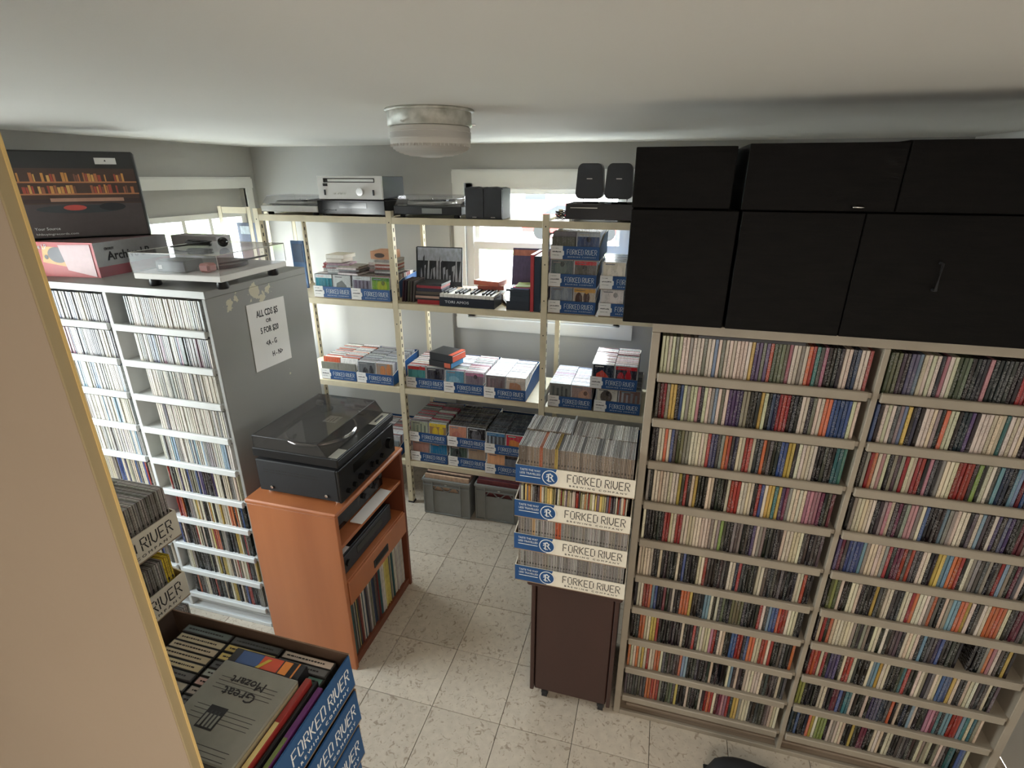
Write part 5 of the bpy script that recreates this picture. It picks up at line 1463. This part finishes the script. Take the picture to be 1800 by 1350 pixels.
def near_tray(z, dx, dy, label, tall=.016):
    """short blue side faces +x"""
    t = .003; L_, D_, H = .41, .272, .081
    x1 = -.477 + dx; x0 = x1 - L_; y1 = .616 + dy; y0 = y1 - D_
    mb = MB()
    mb.box(x0, x1, y0, y1, z, z + t, KRAFT)
    B2 = (24, 76, 126)
    mb.hexa([(x1 - t, y0, z + t), (x1, y0, z + t), (x1, y1, z + t), (x1 - t, y1, z + t), (x1 - t, y0, z + H), (x1, y0, z + H), (x1, y1 - .006, z + H + .002), (x1 - t, y1 - .006, z + H + .002)], [B2, B2, B2, B2, B2, KRAFT])
    mb.hexa([(x0, y0, z + t), (x0 + t, y0, z + t), (x0 + t, y1, z + t), (x0, y1, z + t), (x0, y0, z + H), (x0 + t, y0, z + H), (x0 + t, y1, z + H), (x0, y1, z + H)], [B2, KRAFT, KRAFT, (90, 76, 70), KRAFT, B2])
    for (a, b, o_) in ((y1 - t, y1, 1), (y0, y0 + t, -1)):
        mb.box(x0 + t, x1 - t, a, b, z + t, z + H - .002 if tall == 0 else z + H, [KRAFT, (120, 96, 76), (96, 78, 66) if o_ > 0 else B2, KRAFT, B2 if o_ > 0 else (96, 78, 66), KRAFT])
    o = solo('carton_tray', mb, 'carton', label, 'tray', 'blue trays in the near stack', (x1, (y0 + y1) / 2, z))
    inst('lettering', stencil('FORKED RIVER', .160, .028, 'white_ink'), o, (.0001, -.040, .034), (0, 0, PI / 2))
    inst('lettering', text_mesh('B R E W I N G   C O M P A N Y', .010, 'white_ink', .15), o, (.0003, .04, .017), (0, 0, PI / 2))
    return o


for k, (dx, dy) in enumerate(((0, 0), (.006, -.004), (.010, -.014), (.004, -.018), (0, -.02))):
    near_tray(1.239 - k * .0835, dx, dy, ['topmost blue tray of the near stack, holding tapes', 'blue tray second from the top of the near stack', 'blue tray third from the top of the near stack', 'blue tray fourth from the top of the near stack', 'lowest blue tray of the near stack'][k])
# cassettes, spines up, in three columns
cc = [[(92, 104, 104), (176, 164, 136), (184, 170, 146), (180, 166, 138), (190, 176, 140), (90, 86, 84), (176, 168, 150), (160, 120, 110), (150, 140, 124)],
      [(74, 76, 78), (190, 166, 90), (196, 172, 92), (80, 80, 84), (150, 156, 150), (186, 150, 140), (160, 150, 140), (90, 90, 90)],
      [(196, 182, 170), (92, 92, 92), (84, 128, 118), (70, 70, 70), (150, 150, 140)]]
cn = [['blue-grey', 'cream', 'buff', 'ivory', 'yellowish', 'dark grey', 'stone', 'brownish', 'drab'], ['charcoal', 'yellow', 'mustard', 'slate', 'pale green', 'pinkish', 'beige', 'grey'], ['white-labelled', 'grey', 'teal', 'black', 'pale']]
for c_ in range(3):
    for i, col in enumerate(cc[c_]):
        x0 = -.835 + c_ * .1125 + (.0 if c_ else 0); y1 = .603 - i * .0178 - (.0 if c_ < 2 else 0)
        if c_ == 2 and i > 2: continue
        z0, z1 = 1.243, 1.304 + random.uniform(0, .003)
        mb = MB().bbox(x0, x0 + .109, y1 - .0168, y1, z0, z1, .0012, (44, 44, 46))
        mb.bbox(x0 + .003, x0 + .106, y1 - .0150, y1 - .002, z1 - .001, z1 + .0006, .0004, col)
        o = solo('cassette_tape', mb, 'printed', '%s cassette spine, %s from the far wall, %s column of the near tray' % (cn[c_][i], ordinal(i + 1), ('first', 'second', 'third')[c_]), 'cassette', 'cassettes in the near tray', (x0, y1, z0))
        mb = MB(); x = x0 + .010
        rr = random.Random(i * 7 + c_)
        while x < x0 + .09:
            q = rr.uniform(.002, .007); mb.box(x, x + q, y1 - .0098, y1 - .0072, z1 + .0005, z1 + .0009); x += q + .0016
        part('title', mb, 'ink', o)
# colourful box behind the grey set
mb = MB(); mb.box(-.676, -.530, .534, .563, 1.308, 1.333, (28, 28, 34))
mb.box(-.66, -.615, .536, .561, 1.333, 1.3336, (56, 84, 136)); mb.box(-.615, -.575, .536, .561, 1.333, 1.3336, (200, 76, 46)); mb.box(-.572, -.556, .536, .561, 1.333, 1.3336, (214, 130, 50))
mb.hexa([(-.618, .536, 1.3337), (-.610, .536, 1.3337), (-.596, .556, 1.3337), (-.604, .556, 1.3337), (-.618, .536, 1.3341), (-.610, .536, 1.3341), (-.596, .556, 1.3341), (-.604, .556, 1.3341)], (196, 170, 60))
mb.box(-.545, -.542, .534, .563, 1.333, 1.3337, (214, 130, 50))
solo('boxed_set', mb, 'printed', 'boxed set with blue, red and orange spine behind the grey set', 'boxed set', None, (-.6, .534, 1.308))
# grey boxed set with handwriting-like script, upside down
t = thing('boxed_set', 'flat grey boxed set with black script lying over the tapes', 'boxed set', (-.598, .448, 1.309))
t.rotation_euler = (-.02, .03, 0)
local(t, 'cover', MB().bbox(-.074, .074, -.074, .082, 0, .034, .002, (128, 128, 120)), 'printed')
local(t, 'page_edge', MB().box(.0742, .0748, -.07, .078, .004, .030, (150, 142, 116)), 'printed')
tl = MB()
for gy in (.052, .0, -.055):
    for k in range(4): tl.box(-.055, .055, gy - k * .007, gy - k * .007 + .0006, .0341, .0344)
local(t, 'stave_line', tl, 'ink')
fl_ = MB().bbox(-.030, .002, -.034, .004, .0342, .0347, .001); fl_2 = local(t, 'emblem', fl_, 'ink')
local(fl_2, 'emblem_detail', MB().bbox(-.027, -.001, -.031, -.010, .0348, .0351, .001, (128, 128, 120)).box(-.022, -.019, -.031, -.004, .0352, .0354, (28, 28, 32)).box(-.015, -.012, -.031, -.004, .0352, .0354, (28, 28, 32)).box(-.008, -.005, -.031, -.004, .0352, .0354, (28, 28, 32)), 'printed')
for (s, yy, sz, w_) in (('Great', .030, .024, .062), ('Mozart', .052, .022, .066), ('The', -.060, .018, .03)):
    me = text_mesh(s, sz, 'ink', w_)
    inst('lettering', me, t, (-.002 if s != 'The' else -.045, yy, .0345), (-PI / 2, 0, PI))
# upright book-like sets beside it
for (x0, x1, y0, y1, z0, z1, c, c2, lab) in ((-.520, -.509, .380, .545, 1.243, 1.330, (140, 44, 40), (206, 190, 130), 'red boxed set standing between grey set and tray side'),
                                            (-.506, -.500, .36, .55, 1.243, 1.322, (22, 22, 24), (22, 22, 24), 'thin black case standing inside the tray side'),
                                            (-.497, -.487, .36, .543, 1.243, 1.318, (98, 44, 110), (104, 122, 66), 'purple and green case nearest the tray side')):
    mb = MB().bbox(x0, x1, y0, y1, z0, z1, .001, c)
    mb.box(x0 + .0015, x1 - .0015, y0 + .003, y0 + (y1 - y0) * .5, z1, z1 + .0006, c2)
    solo('boxed_set', mb, 'printed', lab, 'boxed set', None, (x0, y0, z0))


# white-sided trays seen past the board
for k, (x, y1, z, lab) in enumerate(((-1.09, .833, 1.301, 'upper white-fronted tray of clear cases behind the cream board'), (-1.07, .798, 1.146, 'lower white-fronted tray with a yellow spine behind the cream board'),
                                     (-1.07, .80, .980, 'white-fronted tray at the bottom, mostly hidden by the near stack'))):
    tray('long', lab, (x, y1 - .21, z), PI / 2, 'white-fronted trays behind the cream board')
    mbx = MB()
    for row in range(2):
        for i in range(36):
            yy = y1 - .008 - (i + 1) * .0108; xx = x - .008 - row * .128
            if k == 1 and i < 1: continue
            c = random.choice(JEWEL[:4])
            if k == 1 and i in (1, 2): c = (214, 186, 60)
            z0 = z + .0045; h = .139 if k == 0 else .135
            mbx.box(xx - .125, xx, yy, yy + .0040, z0, z0 + h, jit(c, 8)); mbx.box(xx - .124, xx - .0015, yy + .0040, yy + .0062, z0, z0 + h - .002, tuple(v * .45 for v in c)); mbx.box(xx - .125, xx, yy + .0062, yy + .0101, z0, z0 + h, jit(c, 8))
            mbx.box(xx - .001, xx + .0006, yy + .003, yy + .0075, z0 + .07, z0 + .078, (40, 38, 38))
    o = solo('compact_discs', mbx, 'cd', ['grey clear cases packed in the upper white-fronted tray', 'grey and yellow cases packed in the lower white-fronted tray', 'clear cases in the lowest hidden white-fronted tray'][k], 'compact discs')
    o['kind'] = 'stuff'
# dark bag on the floor by the large cabinet
mb = MB()
n = 10; vs = []; fs = []
for i in range(n + 1):
    for j in range(n + 1):
        u, v = i / n, j / n; ex = 1 - abs(2 * u - 1) ** 4; ey = 1 - abs(2 * v - 1) ** 4
        vs.append((.36 + .30 * u, 1.31 + .21 * v, .012 + .13 * (ex * ey) ** .5 + .006 * math.sin(9 * u + 5 * v)))
for i in range(n):
    for j in range(n): a = i * (n + 1) + j; fs.append((a, a + n + 1, a + n + 2, a + 1))
mb.add(vs, fs, smooth=True)
m_ = len(vs)
low = [(x, y, .001) for (x, y, z) in vs]
mb.add(low, [tuple(reversed(f)) for f in fs])
rimi = [(i, 0) for i in range(n + 1)] + [(n, j) for j in range(1, n + 1)] + [(i, n) for i in range(n - 1, -1, -1)] + [(0, j) for j in range(n - 1, 0, -1)]
for q in range(len(rimi)):
    a = rimi[q]; b = rimi[(q + 1) % len(rimi)]; ia = a[0] * (n + 1) + a[1]; ib = b[0] * (n + 1) + b[1]
    mb.add([vs[ia], vs[ib], low[ib], low[ia]], [(0, 3, 2, 1)])
solo('step_stool_pad', mb, 'black_matt', 'black padded cushion on the floor before the large grey cabinet', 'cushion', None, (.51, 1.40, 0)).name = 'floor_cushion'
